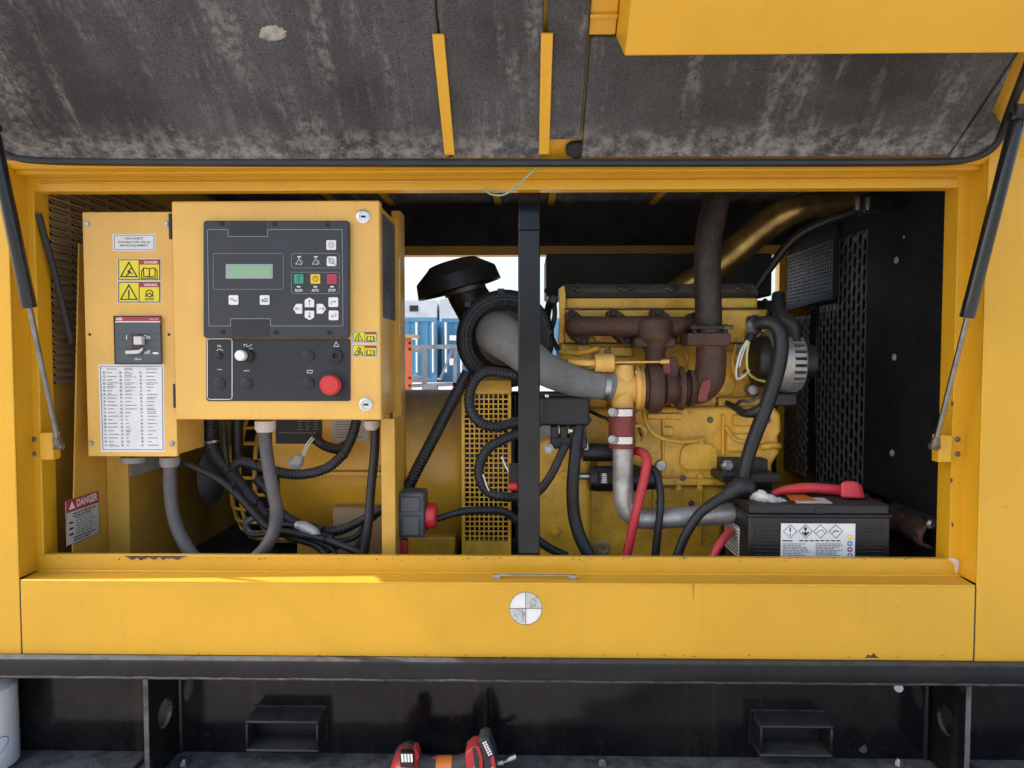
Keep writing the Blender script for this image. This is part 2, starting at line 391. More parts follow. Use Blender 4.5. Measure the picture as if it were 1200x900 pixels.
# lettering ---------------------------------------------------------------
def text_mb(body, size, origin, xdir=Vector((1, 0, 0)), ydir=Vector((0, 0, 1)), align='CENTER', bold=0.0, depth=0.0, width=None):
    cu = bpy.data.curves.new('lettering', 'FONT'); cu.body = body; cu.size = 1.0; cu.align_x = align; cu.align_y = 'CENTER'
    cu.resolution_u = 2; cu.offset = bold
    ob = bpy.data.objects.new('lettering', cu); COL.objects.link(ob)
    dg = bpy.context.evaluated_depsgraph_get(); dg.update()
    me = bpy.data.meshes.new_from_object(ob.evaluated_get(dg))
    mb = MB(); o = Vector(origin)
    sx = size
    if width:
        xs = [v.co.x for v in me.vertices]; sx = width / max(1e-6, max(xs) - min(xs))
    mb.v = [o + xdir * v.co.x * sx + ydir * v.co.y * size for v in me.vertices]
    mb.f = [list(p.vertices) for p in me.polygons]
    COL.objects.unlink(ob); bpy.data.objects.remove(ob); bpy.data.curves.remove(cu); bpy.data.meshes.remove(me)
    return mb
def ptext(body, px, py, hpx, Y, **k):
    """lettering centred on a pixel of plane Y, letters hpx pixels high"""
    w = k.pop('wpx', None)
    return text_mb(body, S(hpx, Y) * 1.4, P(px, py, Y), width=S(w, Y) if w else None, **k)
def outline(mb, pix, Y, w, closed=True):
    """thin raised line along pixel points on plane Y"""
    n = len(pix)
    for i in range(n if closed else n - 1):
        a, b = P(*pix[i], Y), P(*pix[(i + 1) % n], Y)
        d = (b - a).normalized()
        mb.bar(a - d * w / 2, b + d * w / 2, w, 0.0006, Vector((0, -1, 0)))
    return mb
def rrect(x0, y0, x1, y1, r, n=4):
    pts = []
    for cx, cy, a in ((x1 - r, y0 + r, -90), (x1 - r, y1 - r, 0), (x0 + r, y1 - r, 90), (x0 + r, y0 + r, 180)):
        for k in range(n + 1):
            t = R(a + 90 * k / n); pts.append((cx + r * math.cos(t), cy + r * math.sin(t)))
    return pts
def hose(name, label, pts, m, cat='hose', corr=None, n=12, parent=None, group=None, steps=8):
    """pts: (px, py, Y, radius in pixels)"""
    b = MB(); b.tube([P(a, c, Y) for a, c, Y, r in pts], [S(r, Y) for a, c, Y, r in pts], n, steps, corr)
    if parent: return b.build(name, m, parent, ang=60 if not corr else 80)
    return b.build(name, m, None, ang=60 if not corr else 80, label=label, cat=cat, group=group)
# =================================================================== SETTING
g = MB(); g.add([(-400, -400, 0), (400, -400, 0), (400, 900, 0), (-400, 900, 0)], [(0, 1, 2, 3)])
tag(g.build('ground', 'concrete', base=(0, 0, 0)), kind='structure')
# =================================================================== GENERATOR ENCLOSURE
YF = -0.05                        # outer panels
ZSILL = P(600, 652, 0).z; ZLEDGE = P(600, 672, 0).z
ZTOP0 = P(600, 222, 0).z; ZTOP1 = P(600, 196, 0).z
XL = P(45, 430, 0).x; XR = P(1118, 430, 0).x        # opening edges
XLP = P(20, 600, YF).x; XRP = P(1147, 600, YF).x    # inner edges of the outer panels
ZRAIL = P(600, 771, YF).z
ZROOF = ZC + 0.507; YB = 1.0; ZFLOOR = ZC - 0.52
enc = thing('generator_enclosure', (0, 0.4, ZRAIL), 'yellow sheet metal generator enclosure standing open on black skid', 'enclosure')
MB().box(-1.32, XLP, YF, YF + 0.004, ZRAIL, ZROOF + 0.02).build('side_panel', 'paint_yellow', enc, 0.0015)
MB().box(XRP, 1.32, YF, YF + 0.004, ZRAIL, ZROOF + 0.02).build('side_panel', 'paint_yellow', enc, 0.0015)
MB().box(XLP - 0.004, XLP, YF + 0.0045, 0.0, ZLEDGE + 0.0005, ZTOP1 + 0.02).build('jamb', 'paint_yellow', enc)
MB().box(XRP, XRP + 0.004, YF + 0.0045, 0.0, ZLEDGE + 0.0005, ZTOP1 + 0.02).build('jamb', 'paint_yellow', enc)
MB().box(XLP - 0.004, XL, 0.0005, 0.045, ZSILL - 0.06, ZTOP0 + 0.03).build('post', 'paint_yellow', enc, 0.002)
# right post is a folded section, its inner part set a little proud
pr = MB(); xm = P(1135, 430, 0).x
pr.box(XR, xm, 0.0, 0.045, ZSILL - 0.06, ZTOP0 + 0.03)
pr.box(xm + 0.001, XRP + 0.004, 0.006, 0.03, ZSILL - 0.06, ZTOP0 + 0.03)
pr.build('post', 'paint_yellow', enc, 0.002)
# lower sill with ledge and front panel in one folded sheet
sl = MB()
sl.box(XLP + 0.003, XRP - 0.003, -0.0005, 0.012, ZLEDGE, ZSILL)
sl.build('sill', 'paint_yellow', enc, 0.002)
fp = MB()
fp.prism([(XLP + 0.003, 0.0, ZLEDGE), (XLP + 0.003, YF + 0.004, ZLEDGE - 0.002), (XLP + 0.003, YF - 0.0005, ZLEDGE - 0.007), (XLP + 0.003, YF - 0.0005, ZRAIL + 0.001),
          (XLP + 0.003, YF + 0.003, ZRAIL + 0.001), (XLP + 0.003, YF + 0.003, ZLEDGE - 0.009), (XLP + 0.003, 0.0, ZLEDGE - 0.005)], (XRP - XLP - 0.006, 0, 0))
fp.build('front_panel', 'paint_yellow', enc, 0.001)
MB().cyl((XLP + 0.004, -0.0012, ZLEDGE + 0.0006), (XRP - 0.004, -0.0012, ZLEDGE + 0.0006), 0.0026, n=12).build('highlight_bead', 'paint_gloss', enc)  # glossy beads added along both folds to catch a sky highlight
MB().cyl((XLP + 0.004, YF + 0.0022, ZLEDGE - 0.0046), (XRP - 0.004, YF + 0.0022, ZLEDGE - 0.0046), 0.0030, n=12).build('highlight_bead', 'paint_gloss', enc)
# seams where the front panel meets the side panels (dark sealant)
for x in (XLP, XRP):
    MB().box(x - 0.0025, x + 0.0025, YF + 0.001, YF + 0.006, ZRAIL + 0.001, ZLEDGE - 0.004).build('panel_seam', 'seal_rubber', enc)
# top rail: three folded steps
tr = MB()
z1 = P(600, 204, -0.012).z
tr.box(XLP, XRP, -0.03, 0.0, z1, ZTOP1)
tr.build('rail_lip', 'paint_yellow', enc, 0.002)
tr = MB(); tr.box(XLP + 0.001, XRP - 0.001, 0.001, 0.03, ZTOP0, z1 + 0.02)
tr.box(XLP + 0.03, XRP - 0.03, -0.004, 0.0005, P(600, 211, 0).z, P(600, 213, 0).z)
tr.build('top_rail', 'paint_yellow', enc, 0.002)
MB().box(XLP, XRP, -0.004, 0.02, ZTOP1 + 0.0005, ZROOF + 0.0055).build('header', 'paint_yellow', enc, 0.002)
# roof, end walls, rear frame, floor
MB().box(-1.32, 1.32, YF + 0.005, YB + 0.05, ZROOF + 0.006, ZROOF + 0.02).build('roof', 'paint_yellow', enc, 0.002)
rl = MB()
for x0, x1 in ((-0.999, -0.701), (-0.699, -0.401), (-0.399, -0.106), (-0.104, 0.074), (0.076, 0.414), (0.416, 0.86)):
    MB().box(x0, x1, 0.03, YB - 0.036, ZROOF - 0.012, ZROOF + 0.005).build('roof_foam', 'foam', enc, 0.004)
for px in (386, 452, 582, 647, 772):
    x = P(px, 232, 0.85).x
    MB().box(x - 0.011, x + 0.011, 0.05, YB - 0.03, ZROOF - 0.016, ZROOF - 0.0125).build('roof_strip', 'paint_yellow', enc)
ZR0 = P(600, 300, YB).z; ZR1 = P(600, 289, YB).z
MB().box(-1.31, 1.31, YB - 0.02, YB + 0.03, ZR0, ZR1).build('rear_rail', 'paint_yellow_old', enc, 0.002)
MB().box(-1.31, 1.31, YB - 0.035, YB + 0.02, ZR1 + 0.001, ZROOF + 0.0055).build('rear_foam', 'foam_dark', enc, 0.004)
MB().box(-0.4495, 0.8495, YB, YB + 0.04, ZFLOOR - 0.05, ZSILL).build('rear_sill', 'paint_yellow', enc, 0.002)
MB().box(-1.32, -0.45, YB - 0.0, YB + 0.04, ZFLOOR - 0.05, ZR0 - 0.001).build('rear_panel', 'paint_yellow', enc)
MB().box(-0.4495, 0.2995, YB, YB + 0.04, ZSILL + 0.0005, P(600, 459, YB).z).build('rear_panel', 'foam_dark', enc)  # added dark panel, blocks the bright ground seen beside the centre post
MB().box(0.30, 0.8495, YB, YB + 0.04, ZSILL + 0.0005, P(900, 352, YB).z).build('rear_panel', 'foam_dark', enc)  # added dark panel, stops the light leak behind the engine's right end
MB().box(0.85, 1.31, YB, YB + 0.04, ZFLOOR - 0.05, ZR0 - 0.001).build('rear_panel', 'paint_yellow', enc)
MB().box(-1.32, -1.315, YF + 0.005, YB, ZRAIL, ZROOF + 0.005).build('end_panel', 'paint_yellow', enc)
MB().box(1.315, 1.32, YF + 0.005, YB, ZRAIL, ZROOF + 0.005).build('end_panel', 'paint_yellow', enc)
MB().box(-1.3, 1.3, 0.013, YB, ZFLOOR - 0.006, ZFLOOR).build('floor', 'floor_dirt', enc)
# louvred bulkhead on the left
XLV = -1.0
lv = MB().box(XLV - 0.004, XLV, 0.046, YB - 0.04, ZFLOOR, ZROOF + 0.0055).build('louvre_wall', 'paint_yellow_old', enc)
lm = None
zt = PX(150, 224, XLV).z
for c in range(8):
    y0 = 0.085 + c * 0.072
    for r_ in range(29):
        z0 = zt - 0.012 - r_ * 0.0165
        if lm is None:
            b = MB()
            w, h, d = 0.062, 0.0125, 0.011
            # a pressed louvre: hooded blade open at its lower edge, dark slot beneath
            b.prism([(0, 0, h), (d * 0.55, 0, h * 0.62), (d, 0, 0.1 * h), (d * 0.85, 0, 0.05 * h), (d * 0.4, 0, h * 0.5), (0, 0, h * 0.8)], (0, w, 0))
            lo = b.build('louvre', 'louvre_dirty', lv, base=None)
            me = lo.data
            off = enc.location
            for v in me.vertices: v.co += off          # keep the shared mesh at its own origin
            lm = lo; lo.location = Vector((XLV, y0, z0)) - off
        else:
            lo = lm.copy(); COL.objects.link(lo); lo.parent = lv; lo.location = Vector((XLV, y0, z0)) - enc.location
sb = MB()
for c in range(8):
    for r_ in range(29):
        y0 = 0.085 + c * 0.072; z0 = zt - 0.012 - r_ * 0.0165
        sb.box(XLV + 0.0004, XLV + 0.0012, y0 + 0.003, y0 + 0.059, z0 + 0.0006, z0 + 0.0085)
sb.build('slot', 'black_plastic', lv, kind='stuff')
# black centre post with a kink near its top
cp = MB()
xa, xb = P(607, 430, 0.003).x, P(633, 430, 0.003).x
zk = P(620, 268, 0.003).z
for (za, zb, ya, yb_) in ((ZFLOOR, zk, 0.014, 0.014), (zk, P(620, 215, 0.03).z, 0.014, 0.034)):
    cp.add([(xa, ya, za), (xb, ya, za), (xb, ya + 0.035, za), (xa, ya + 0.035, za),
            (xa, yb_, zb), (xb, yb_, zb), (xb, yb_ + 0.035, zb), (xa, yb_ + 0.035, zb)],
           [(0, 3, 2, 1), (4, 5, 6, 7), (0, 1, 5, 4), (1, 2, 6, 5), (2, 3, 7, 6), (3, 0, 4, 7)])
cp.build('centre_post', 'black_post', enc, 0.003, 3)
# strut brackets on the posts
for px0, px1, py0, py1, bx in ((46, 62, 507, 539, 40), (1100, 1116, 510, 542, 1122)):
    b = MB().pb(px0, py0, px1, py1, -0.012, 0.012).build('strut_bracket', 'paint_yellow', enc, 0.002)
    yy = 0.0005 if bx < 600 else 0.0
    for k, py in enumerate((515, 532)):
        bolt(enc, P(bx, py, yy), 0.0055, 'dome', 'bolt_dark', name='rivet')
# latch staple on the ledge
st = MB(); a, b_ = P(582, 670, -0.03), P(671, 671, -0.03); a.z = b_.z = ZLEDGE + 0.006
st.tube([a + Vector((0, 0, -0.008)), a, b_, b_ + Vector((0, 0, -0.008))], 0.0022, 8, smooth=False)
for p in (a, b_): st.box(p.x - 0.007, p.x + 0.007, p.y - 0.004, p.y + 0.004, ZLEDGE - 0.004, ZLEDGE + 0.007)
st.build('latch_staple', 'zinc', enc, 0.001)
# round white target sticker
yd = YF - 0.0008
dk = MB().disc(616, 713, 19.5, yd, YF - 0.0004, 40).build('target_sticker', 'sticker_white', enc)
pr_ = MB(); yy = yd - 0.0004
outline(pr_, [(616, 694), (616, 732)], yy, 0.0011, False); outline(pr_, [(597, 713), (635, 713)], yy, 0.0011, False)
rnd = random.Random(3)
for q in ((1, -1), (-1, 1)):
    for k in range(16):
        ax_, ay_ = rnd.uniform(2, 13) * q[0] + 616, rnd.uniform(2, 13) * q[1] + 713
        outline(pr_, [(ax_, ay_), (ax_ + rnd.uniform(-4, 4), ay_ + rnd.uniform(-4, 4))], yy, 0.0006, False)
outline(pr_, [(616 + 19 * math.cos(t * 0.157), 713 + 19 * math.sin(t * 0.157)) for t in range(40)], yy, 0.0007)
pr_.build('print', 'print_grey', dk)
for a0 in (-90, 90):
    MB().pp([(616, 713)] + [(616 + 18 * math.cos(R(a0 + 9 * k)), 713 + 18 * math.sin(R(a0 + 9 * k))) for k in range(11)], yd - 0.0003, yd - 0.00005).build('shaded_quadrant', 'sticker_grey', dk)
# paint chips
def chip(pts, Y, name='paint_chip', m='chip_rust', parent=enc):
    MB().pp(pts, Y - 0.0006, Y + 0.001).build(name, m, parent)
rnd = random.Random(5)
up = [(145, 650.5)]; x = 150
low = []
while x < 218:
    low.append((x, 653.0 + rnd.uniform(0, 3.6) * (1 if 150 < x < 212 else 0.3))); x += rnd.uniform(1.5, 4)
chip([(146, 651.5), (219, 651.5)] + low[::-1], -0.001)
chip([(1014, 771), (1017, 767), (1021, 769), (1024, 765), (1027, 769), (1031, 771)], YF - 0.0006)
chip([(1110, 654), (1118, 654), (1124, 657), (1123, 668), (1120, 673), (1119, 662), (1114, 657)], -0.001, m='gland_white')
for (x, y) in ((588, 770.5), (483, 770), (430, 770)):
    chip([(x, y + 1), (x + 2, y - 1.5), (x + 5, y), (x + 8, y + 1)], YF - 0.0006)
for (x, y) in ((1116, 470), (1115, 560), (1116, 612)):
    chip([(x - .6, y), (x + 1.2, y + 1), (x + 1.6, y + 4), (x - .6, y + 6)], 0.0)
# small wear along the edges, too fine to count
rnd = random.Random(77); wr = MB()
def fleck(x, y, Y, s_):
    k = rnd.randint(5, 7); wr.pp([(x + s_ * rnd.uniform(.5, 1.3) * math.cos(6.283 * i / k), y + s_ * .6 * rnd.uniform(.5, 1.3) * math.sin(6.283 * i / k)) for i in range(k)], Y - 0.0004, Y + 0.0006)
for _ in range(70): fleck(rnd.uniform(60, 1105), 653.2 + abs(rnd.gauss(0, 1.6)), -0.0006, rnd.uniform(.4, 1.3))
for _ in range(60): fleck(rnd.uniform(30, 1130), 769.5 - abs(rnd.gauss(0, 2)), YF - 0.0006, rnd.uniform(.4, 1.2))
for _ in range(40): fleck(rnd.uniform(30, 1130), rnd.uniform(686, 766), YF - 0.0006, rnd.uniform(.3, .7))
for _ in range(26): fleck(rnd.uniform(1155, 1198), rnd.uniform(200, 765), YF, rnd.uniform(.3, .9))
for _ in range(24): fleck(rnd.uniform(1119, 1133), rnd.uniform(240, 645), 0.0, rnd.uniform(.3, .9))
for _ in range(20): fleck(rnd.uniform(70, 1110), rnd.uniform(215, 221), 0.001, rnd.uniform(.3, .9))
tag(wr.build('paint_wear', 'chip_rust', enc), kind='stuff')
wr = MB(); wr.pp([(811.4, 682), (813.4, 682), (813.1, 694), (812.6, 706), (812.2, 706), (811.9, 694)], YF - 0.0009, YF - 0.0004); wr.build('rust_run', 'stain', enc)
# =================================================================== SKID
YR = -0.07; YW = 0.06
ZK0 = P(600, 800, YR).z; ZFL = P(600, 885, YW).z
skid = thing('skid_base', (0, 0, 0.0), 'black steel skid base under the yellow generator enclosure', 'skid')
rl = MB(); h = ZRAIL - ZK0
prof = [(YR + 0.14, ZRAIL), (YR + 0.006, ZRAIL), (YR + 0.002, ZRAIL - 0.0015), (YR, ZRAIL - 0.006), (YR, ZK0 + 0.002), (YR + 0.001, ZK0), (YR + 0.14, ZK0)]
rl.prism([(-1.4, y, z) for y, z in prof], (2.8, 0, 0))
rl.build('side_rail', 'black_rail', skid)
# ragged weld / dirt bead along the lower edge of the rail
wd = MB(); rnd = random.Random(11); pts = []; x = -1.4
while x < 1.4:
    pts.append((x, YR + 0.0005, ZK0 + 0.003 + rnd.uniform(-0.0004, 0.0011))); x += rnd.uniform(0.006, 0.045)
wd.tube(pts, 0.0024, 6, 1, smooth=False)
wd.build('seam_bead', 'bead_dirt', skid)
MB().box(-1.4, 1.4, YW, YW + 0.008, ZFL + 0.0005, ZK0 - 0.0005).build('web', 'black_web', skid)
MB().box(-1.4, 1.4, YR - 0.0, YW + 0.1, ZFL - 0.014, ZFL).build('bottom_flange', 'flange_dusty', skid, 0.002)
MB().box(-1.4, 1.4, YR + 0.02, YW + 0.1, 0.0, ZFL - 0.0145).build('foot_beam', 'black_satin', skid)
def gusset(px, mirror, parent):
    xg = P(px, 840, YR + 0.01).x
    b = MB(); t = 0.008
    y0, y1 = YR + 0.012, YW - 0.0005; z0, z1 = ZFL + 0.0005, ZK0 - 0.0005
    hc = Vector((0, (y0 + y1) / 2 + 0.005, (z0 + z1) / 2 + 0.004)); r = 0.029; n = 16
    rect = []
    for k in range(n):
        a = 2 * math.pi * k / n; ca, sa = math.cos(a), math.sin(a)
        t_ = min(((y1 - hc.y) / ca if ca > 1e-6 else 1e9), ((y0 - hc.y) / ca if ca < -1e-6 else 1e9), ((z1 - hc.z) / sa if sa > 1e-6 else 1e9), ((z0 - hc.z) / sa if sa < -1e-6 else 1e9))
        rect.append((hc.y + ca * t_, hc.z + sa * t_))
    # snap to the corners so that the plate stays a rectangle
    for cy_, cz_ in ((y0, z0), (y0, z1), (y1, z0), (y1, z1)):
        i = min(range(n), key=lambda i: (rect[i][0] - cy_) ** 2 + (rect[i][1] - cz_) ** 2); rect[i] = (cy_, cz_)
    hole = [(hc.y + r * math.cos(2 * math.pi * k / n), hc.z + r * math.sin(2 * math.pi * k / n)) for k in range(n)]
    for i in range(n):
        j = (i + 1) % n
        q = [rect[i], rect[j], hole[j], hole[i]]
        o = len(b.v)
        b.v += [Vector((xg - t / 2, y, z)) for y, z in q] + [Vector((xg + t / 2, y, z)) for y, z in q]
        b.f += [[o, o + 1, o + 2, o + 3], [o + 7, o + 6, o + 5, o + 4], [o, o + 4, o + 5, o + 1], [o + 2, o + 6, o + 7, o + 3]]
    o = b.build('gusset', 'black_web', parent)
    ring = MB(); ring.box(xg - t / 2 - 0.0006, xg + t / 2 + 0.0006, y0 - 0.0015, y0 - 0.0002, z0, z1)
    ring.build('plate_edge', 'flange_dusty', o)
gusset(171, False, skid); gusset(1135, True, skid)
for px in (212, 1085):
    x = P(px, 840, YW).x
    MB().tube([(x, YW - 0.001, ZFL + 0.001), (x, YW - 0.001, ZK0 - 0.001)], 0.006, 8, smooth=False).build('weld', 'black_satin', skid)
def fork_pocket(px0, px1, parent):
    y0 = YW - 0.058; x0, x1 = P(px0, 866, y0).x, P(px1, 866, y0).x
    z0, z1 = P(600, 885, y0).z, P(600, 848, y0).z; t = 0.006
    b = MB(); b.box(x0, x1, y0, YW - 0.0005, z1 - t, z1); b.box(x0, x0 + t, y0, YW - 0.0005, z0 + t, z1 - t); b.box(x1 - t, x1, y0, YW - 0.0005, z0 + t, z1 - t)
    b.box(x0, x1, y0, YW - 0.0005, z0, z0 + t)
    o = b.build('fork_pocket', 'black_satin', parent, 0.003, 2)
    wl_ = MB(); wl_.tube([(x0 - .002, YW - .002, z0), (x0 - .002, YW - .002, z1 + .002), (x1 + .002, YW - .002, z1 + .002), (x1 + .002, YW - .002, z0)], .0045, 6, smooth=False); wl_.build('weld', 'black_satin', o)
    MB().box(x0 + t, x1 - t, YW - 0.002, YW - 0.0005, z0 + t, z1 - t).build('pocket_back', 'black_plastic', o)
for px in (176, 1130):
    x = P(px, 840, YW).x
    MB().tube([(x, YR + 0.02, ZFL + 0.002), (x, YW - 0.001, ZFL + 0.002)], 0.005, 6, smooth=False).build('weld', 'bead_dirt', skid)
fork_pocket(287, 373, skid); fork_pocket(891, 977, skid)
MB().cyl(P(1053, 806, YW - 0.004), P(1053, 806, YW - 0.0002), S(5, YW), n=12).build('drain_boss', 'zinc', skid)
MB().cyl(P(1011, 877, YW - 0.002), P(1011, 877, YW - 0.0002), S(5, YW), n=12).build('drain_hole', 'print_black', skid)
# =================================================================== RAISED CANOPY DOOR
PHI = R(50)
HN = Vector((0, -0.036, ZC + 0.353)); DU = Vector((0, -math.sin(PHI), math.cos(PHI))); DN = Vector((0, -math.cos(PHI), -math.sin(PHI)))
def DP(px, py, t=0.0):
    d = RM @ Vector(((px - 600) / F_PX, -(py - 450) / F_PX, -1.0)); o = HN + DN * t
    return CAM + d * ((o - CAM).dot(DN) / d.dot(DN))
def DV(x, s, t=0.0): return Vector((x, 0, 0)) + HN + DU * s + DN * t
door = thing('canopy_door', DV(0, 0), 'raised yellow canopy door lined with dirty grey foam above the opening', 'door')
XDL, XDR, LD = -1.04, 0.925, 0.86
def slab(x0, x1, s0, s1, t0, t1):
    b = MB(); b.prism([DV(x0, s0, t0), DV(x1, s0, t0), DV(x1, s1, t0), DV(x0, s1, t0)], DN * (t1 - t0)); return b
slab(XDL, XDR, 0.0, LD, -0.045, 0.0).build('shell', 'paint_yellow', door, 0.004)
def fpanel(pix, t0=0.0006, t1=0.02, m='foam_door', name='foam_panel', bev=0.003):
    b = MB(); b.prism([DP(x, y, t1) for x, y in pix], DN * (t0 - t1)); return b.build(name, m, door, bev)
TT = 0.02
sA = DV(0, 0.017).z
yb = 186
# straight edges in the door plane: pick x on the door, run up along it
def dx(px, py=100): return DP(px, py, TT).x
SB = (DP(600, yb, TT) - HN).dot(DU)
xs1, xs2, xs3 = dx(521, 110), dx(637.5, 110), dx(686, 110)
slab(XDL + 0.02, xs1 - 0.0015, SB, LD - 0.02, 0.0006, TT).build('foam_panel', 'foam_door', door, 0.003)
slab(xs1 + 0.0015, xs2 - 0.003, SB, LD - 0.02, 0.0006, TT).build('foam_panel', 'foam_door', door, 0.003)
s165 = (DP(660, 164, TT) - HN).dot(DU); s45 = (DP(700, 45, TT) - HN).dot(DU)
slab(xs2 + 0.003, xs3 - 0.002, s165, LD - 0.02, 0.0006, TT).build('foam_panel', 'foam_door', door, 0.003)
pD = [DP(691, yb, TT), DP(1109, yb, TT), DP(1192, 62, TT)]
b = MB(); b.prism([DV(xs3 + 0.002, SB, TT), Vector((pD[1].x, 0, 0)) + HN + DU * SB + DN * TT, pD[2], DV(pD[2].x, s45, TT), DV(xs3 + 0.002, s45, TT)], DN * (0.0006 - TT))
b.build('foam_panel', 'foam_door', door, 0.003)
fpanel([(1112, yb), (1140, 184), (1156, 178), (1167, 164), (1174, 146), (1163, 132), (1186, 78), (1194, 62)])
# worn hole at the foam's lower corner
hl = MB(); c = DP(676, 177, 0.012); r = S(12, -0.05)
rnd = random.Random(4); poly = []
for k in range(14):
    a = 2 * math.pi * k / 14; rr = r * rnd.uniform(0.82, 1.12); poly.append(c + Vector((rr * math.cos(a), 0, 0)) + DU * rr * math.sin(a))
hl.prism(poly, DN * -0.01); hl.build('torn_foam', 'foam_dark', door, 0.002)
# bare patch where the foam skin is gone
rnd = random.Random(8); poly = []; c = DP(319, 39, TT + 0.001); r = S(12.5, -0.22)
for k in range(34):
    a = 2 * math.pi * k / 34; rr = r * (1 + 0.14 * math.sin(2 * a + 1)) * rnd.uniform(0.84, 1.08); poly.append(c + Vector((rr * 1.15 * math.cos(a), 0, 0)) + DU * rr * 0.8 * math.sin(a))
MB().prism(poly, DN * -0.002).build('worn_patch', 'foam_edge', door)
# yellow retaining strips
for x0t, x1t, x0b, x1b, y0, y1 in ((509, 523, 519, 531, 38, 179), (634.5, 648, 631, 643.5, 38, 179)):
    xa_, xb_ = (DP(x0t, y0, TT).x + DP(x0b, y1, TT).x) / 2, (DP(x1t, y0, TT).x + DP(x1b, y1, TT).x) / 2
    s0, s1 = (DP(600, y1, TT) - HN).dot(DU), (DP(600, y0, TT) - HN).dot(DU)
    slab(xa_, xb_, s0, s1, TT + 0.0005, TT + 0.006).build('retaining_strip', 'paint_yellow', door, 0.001)
# rubber edge seal round the door
sp = [DP(-30, 60, 0.02), DP(-22, 120, 0.02), DP(-10, 165, 0.02), DP(8, 180, 0.02), DP(40, 187, 0.02), DP(150, 189.5, 0.02), DP(400, 190.5, 0.02), DP(700, 190.5, 0.02), DP(1000, 190, 0.02), DP(1105, 189, 0.02), DP(1140, 185, 0.02), DP(1160, 176, 0.02), DP(1174, 158, 0.02), DP(1188, 120, 0.02), DP(1215, 50, 0.02)]
se = MB(); se.tube(sp, S(4.2, -0.05), 10, 6); se.build('edge_seal', 'seal_rubber', door, ang=60)
sp2 = [p + DU * -0.007 + DN * -0.004 for p in sp]
se = MB(); se.tube(sp2, S(3.0, -0.05), 8, 6); se.build('seal_lip', 'seal_rubber', door, ang=60)
# air duct box on the door
A = DP(721, 42, 0.0); B = A + Vector((0, -0.11, -0.077)); C_ = B + DU * 0.46; D_ = A + DU * 0.40
db = MB(); db.prism([A, B, C_, D_], (0.75, 0, 0)); db.build('duct_box', 'paint_yellow', door, 0.002)
slab(dx(690, 20) + 0.002, A.x - 0.001, s45 + 0.001, s45 + 0.24, 0.0006, 0.012).build('duct_flange', 'paint_yellow', door, 0.002)
slab(dx(690, 20) + 0.002, A.x - 0.001, s45 + 0.03, s45 + 0.036, 0.0125, 0.018).build('duct_lip', 'paint_yellow', door, 0.001)
# strut brackets hanging off the door
for sgn, x in ((1, 0.895), (-1, -1.005)):
    b = MB(); q = [DV(x, 0.11, 0.001), DV(x, 0.30, 0.001), DV(x, 0.28, 0.03), DV(x, 0.19, 0.085), DV(x, 0.155, 0.085)]
    b.prism(q, (0.005, 0, 0)); b.build('strut_bracket', 'paint_yellow_old', door, 0.001)
# gas struts ----------------------------------------------------------------
def strut(bot, top, frac, r, label):
    t = thing('gas_strut', bot, label, 'gas strut', 'gas struts holding the door up')
    d = (top - bot); m = bot + d * frac
    MB().lathe([(0, r), (0.004, r * 1.02), (0.03, r * 1.02), (0.032, r * 0.98), ((top - m).length - 0.012, r * 0.98), ((top - m).length, r * 0.55)], m, d, 18).build('cylinder', 'black_gloss', t)
    MB().cyl(bot + d.normalized() * 0.012, m, r * 0.38, n=12).build('rod', 'rod_steel', t)
    b = MB(); b.lathe([(-0.006, r * 0.45), (0.0, r * 0.62), (0.012, r * 0.62), (0.02, r * 0.42)], bot, d, 10)
    b.cyl(bot + Vector((-0.009, 0, 0)), bot + Vector((0.009, 0, 0)), r * 0.5, n=10)
    b.build('end_fitting', 'bolt_dark', t)
    b = MB(); b.lathe([((-0.004), r * 0.9), (0.01, r * 0.6), (0.02, r * 0.9)], top, d, 10); b.cyl(top + Vector((-0.014, 0, 0)), top + Vector((0.014, 0, 0)), r * 0.6, n=10)
    b.build('end_fitting', 'black_satin', t)
    return t
rb = P(1095, 523, -0.02); rt = P(1193, 137, -0.17)
strut(rb, rt, 0.425, 0.0125, 'black gas strut with thin steel rod across the right post')
lb = P(69, 523, -0.02); lt = P(-10, 150, -0.17)
strut(lb, lt, 0.47, 0.0125, 'black gas strut with thin steel rod across the left post')
# green string tied at the door edge
hose('string', 'thin pale green string hanging from the foam edge over the top rail', [(633, 190, -0.07, 1.1), (622, 203, -0.045, 1.1), (606, 217, -0.035, 1.1), (595, 226, -0.03, 1.1), (585, 229, -0.02, 1.1), (574, 227, -0.012, 1.1), (566, 220, -0.008, 1.1)], 'wire_green', 'string', n=6)
# =================================================================== CONTROL PANEL
YC = 0.02
def zx(px, py, Y): return P(px, py, Y)
cpx0, cpx1, cpy0, cpy1 = 203, 446, 235, 492
ctl = thing('control_panel', P(330, 492, YC + 0.1), 'yellow generator control cabinet with dark keypad and red stop button', 'control panel')
cx0, cx1 = P(cpx0, 363, YC).x, P(cpx1, 363, YC).x; cz0, cz1 = P(325, cpy1, YC).z, P(325, cpy0, YC).z
MB().box(cx0 + 0.004, cx1 - 0.003, YC + 0.026, YC + 0.225, cz0 + 0.004, cz1 - 0.006).build('cabinet', 'cabinet_yellow', ctl, 0.003)
MB().box(cx0, cx1, YC, YC + 0.025, cz0, cz1).build('cabinet_door', 'cabinet_yellow', ctl, 0.004, 3)
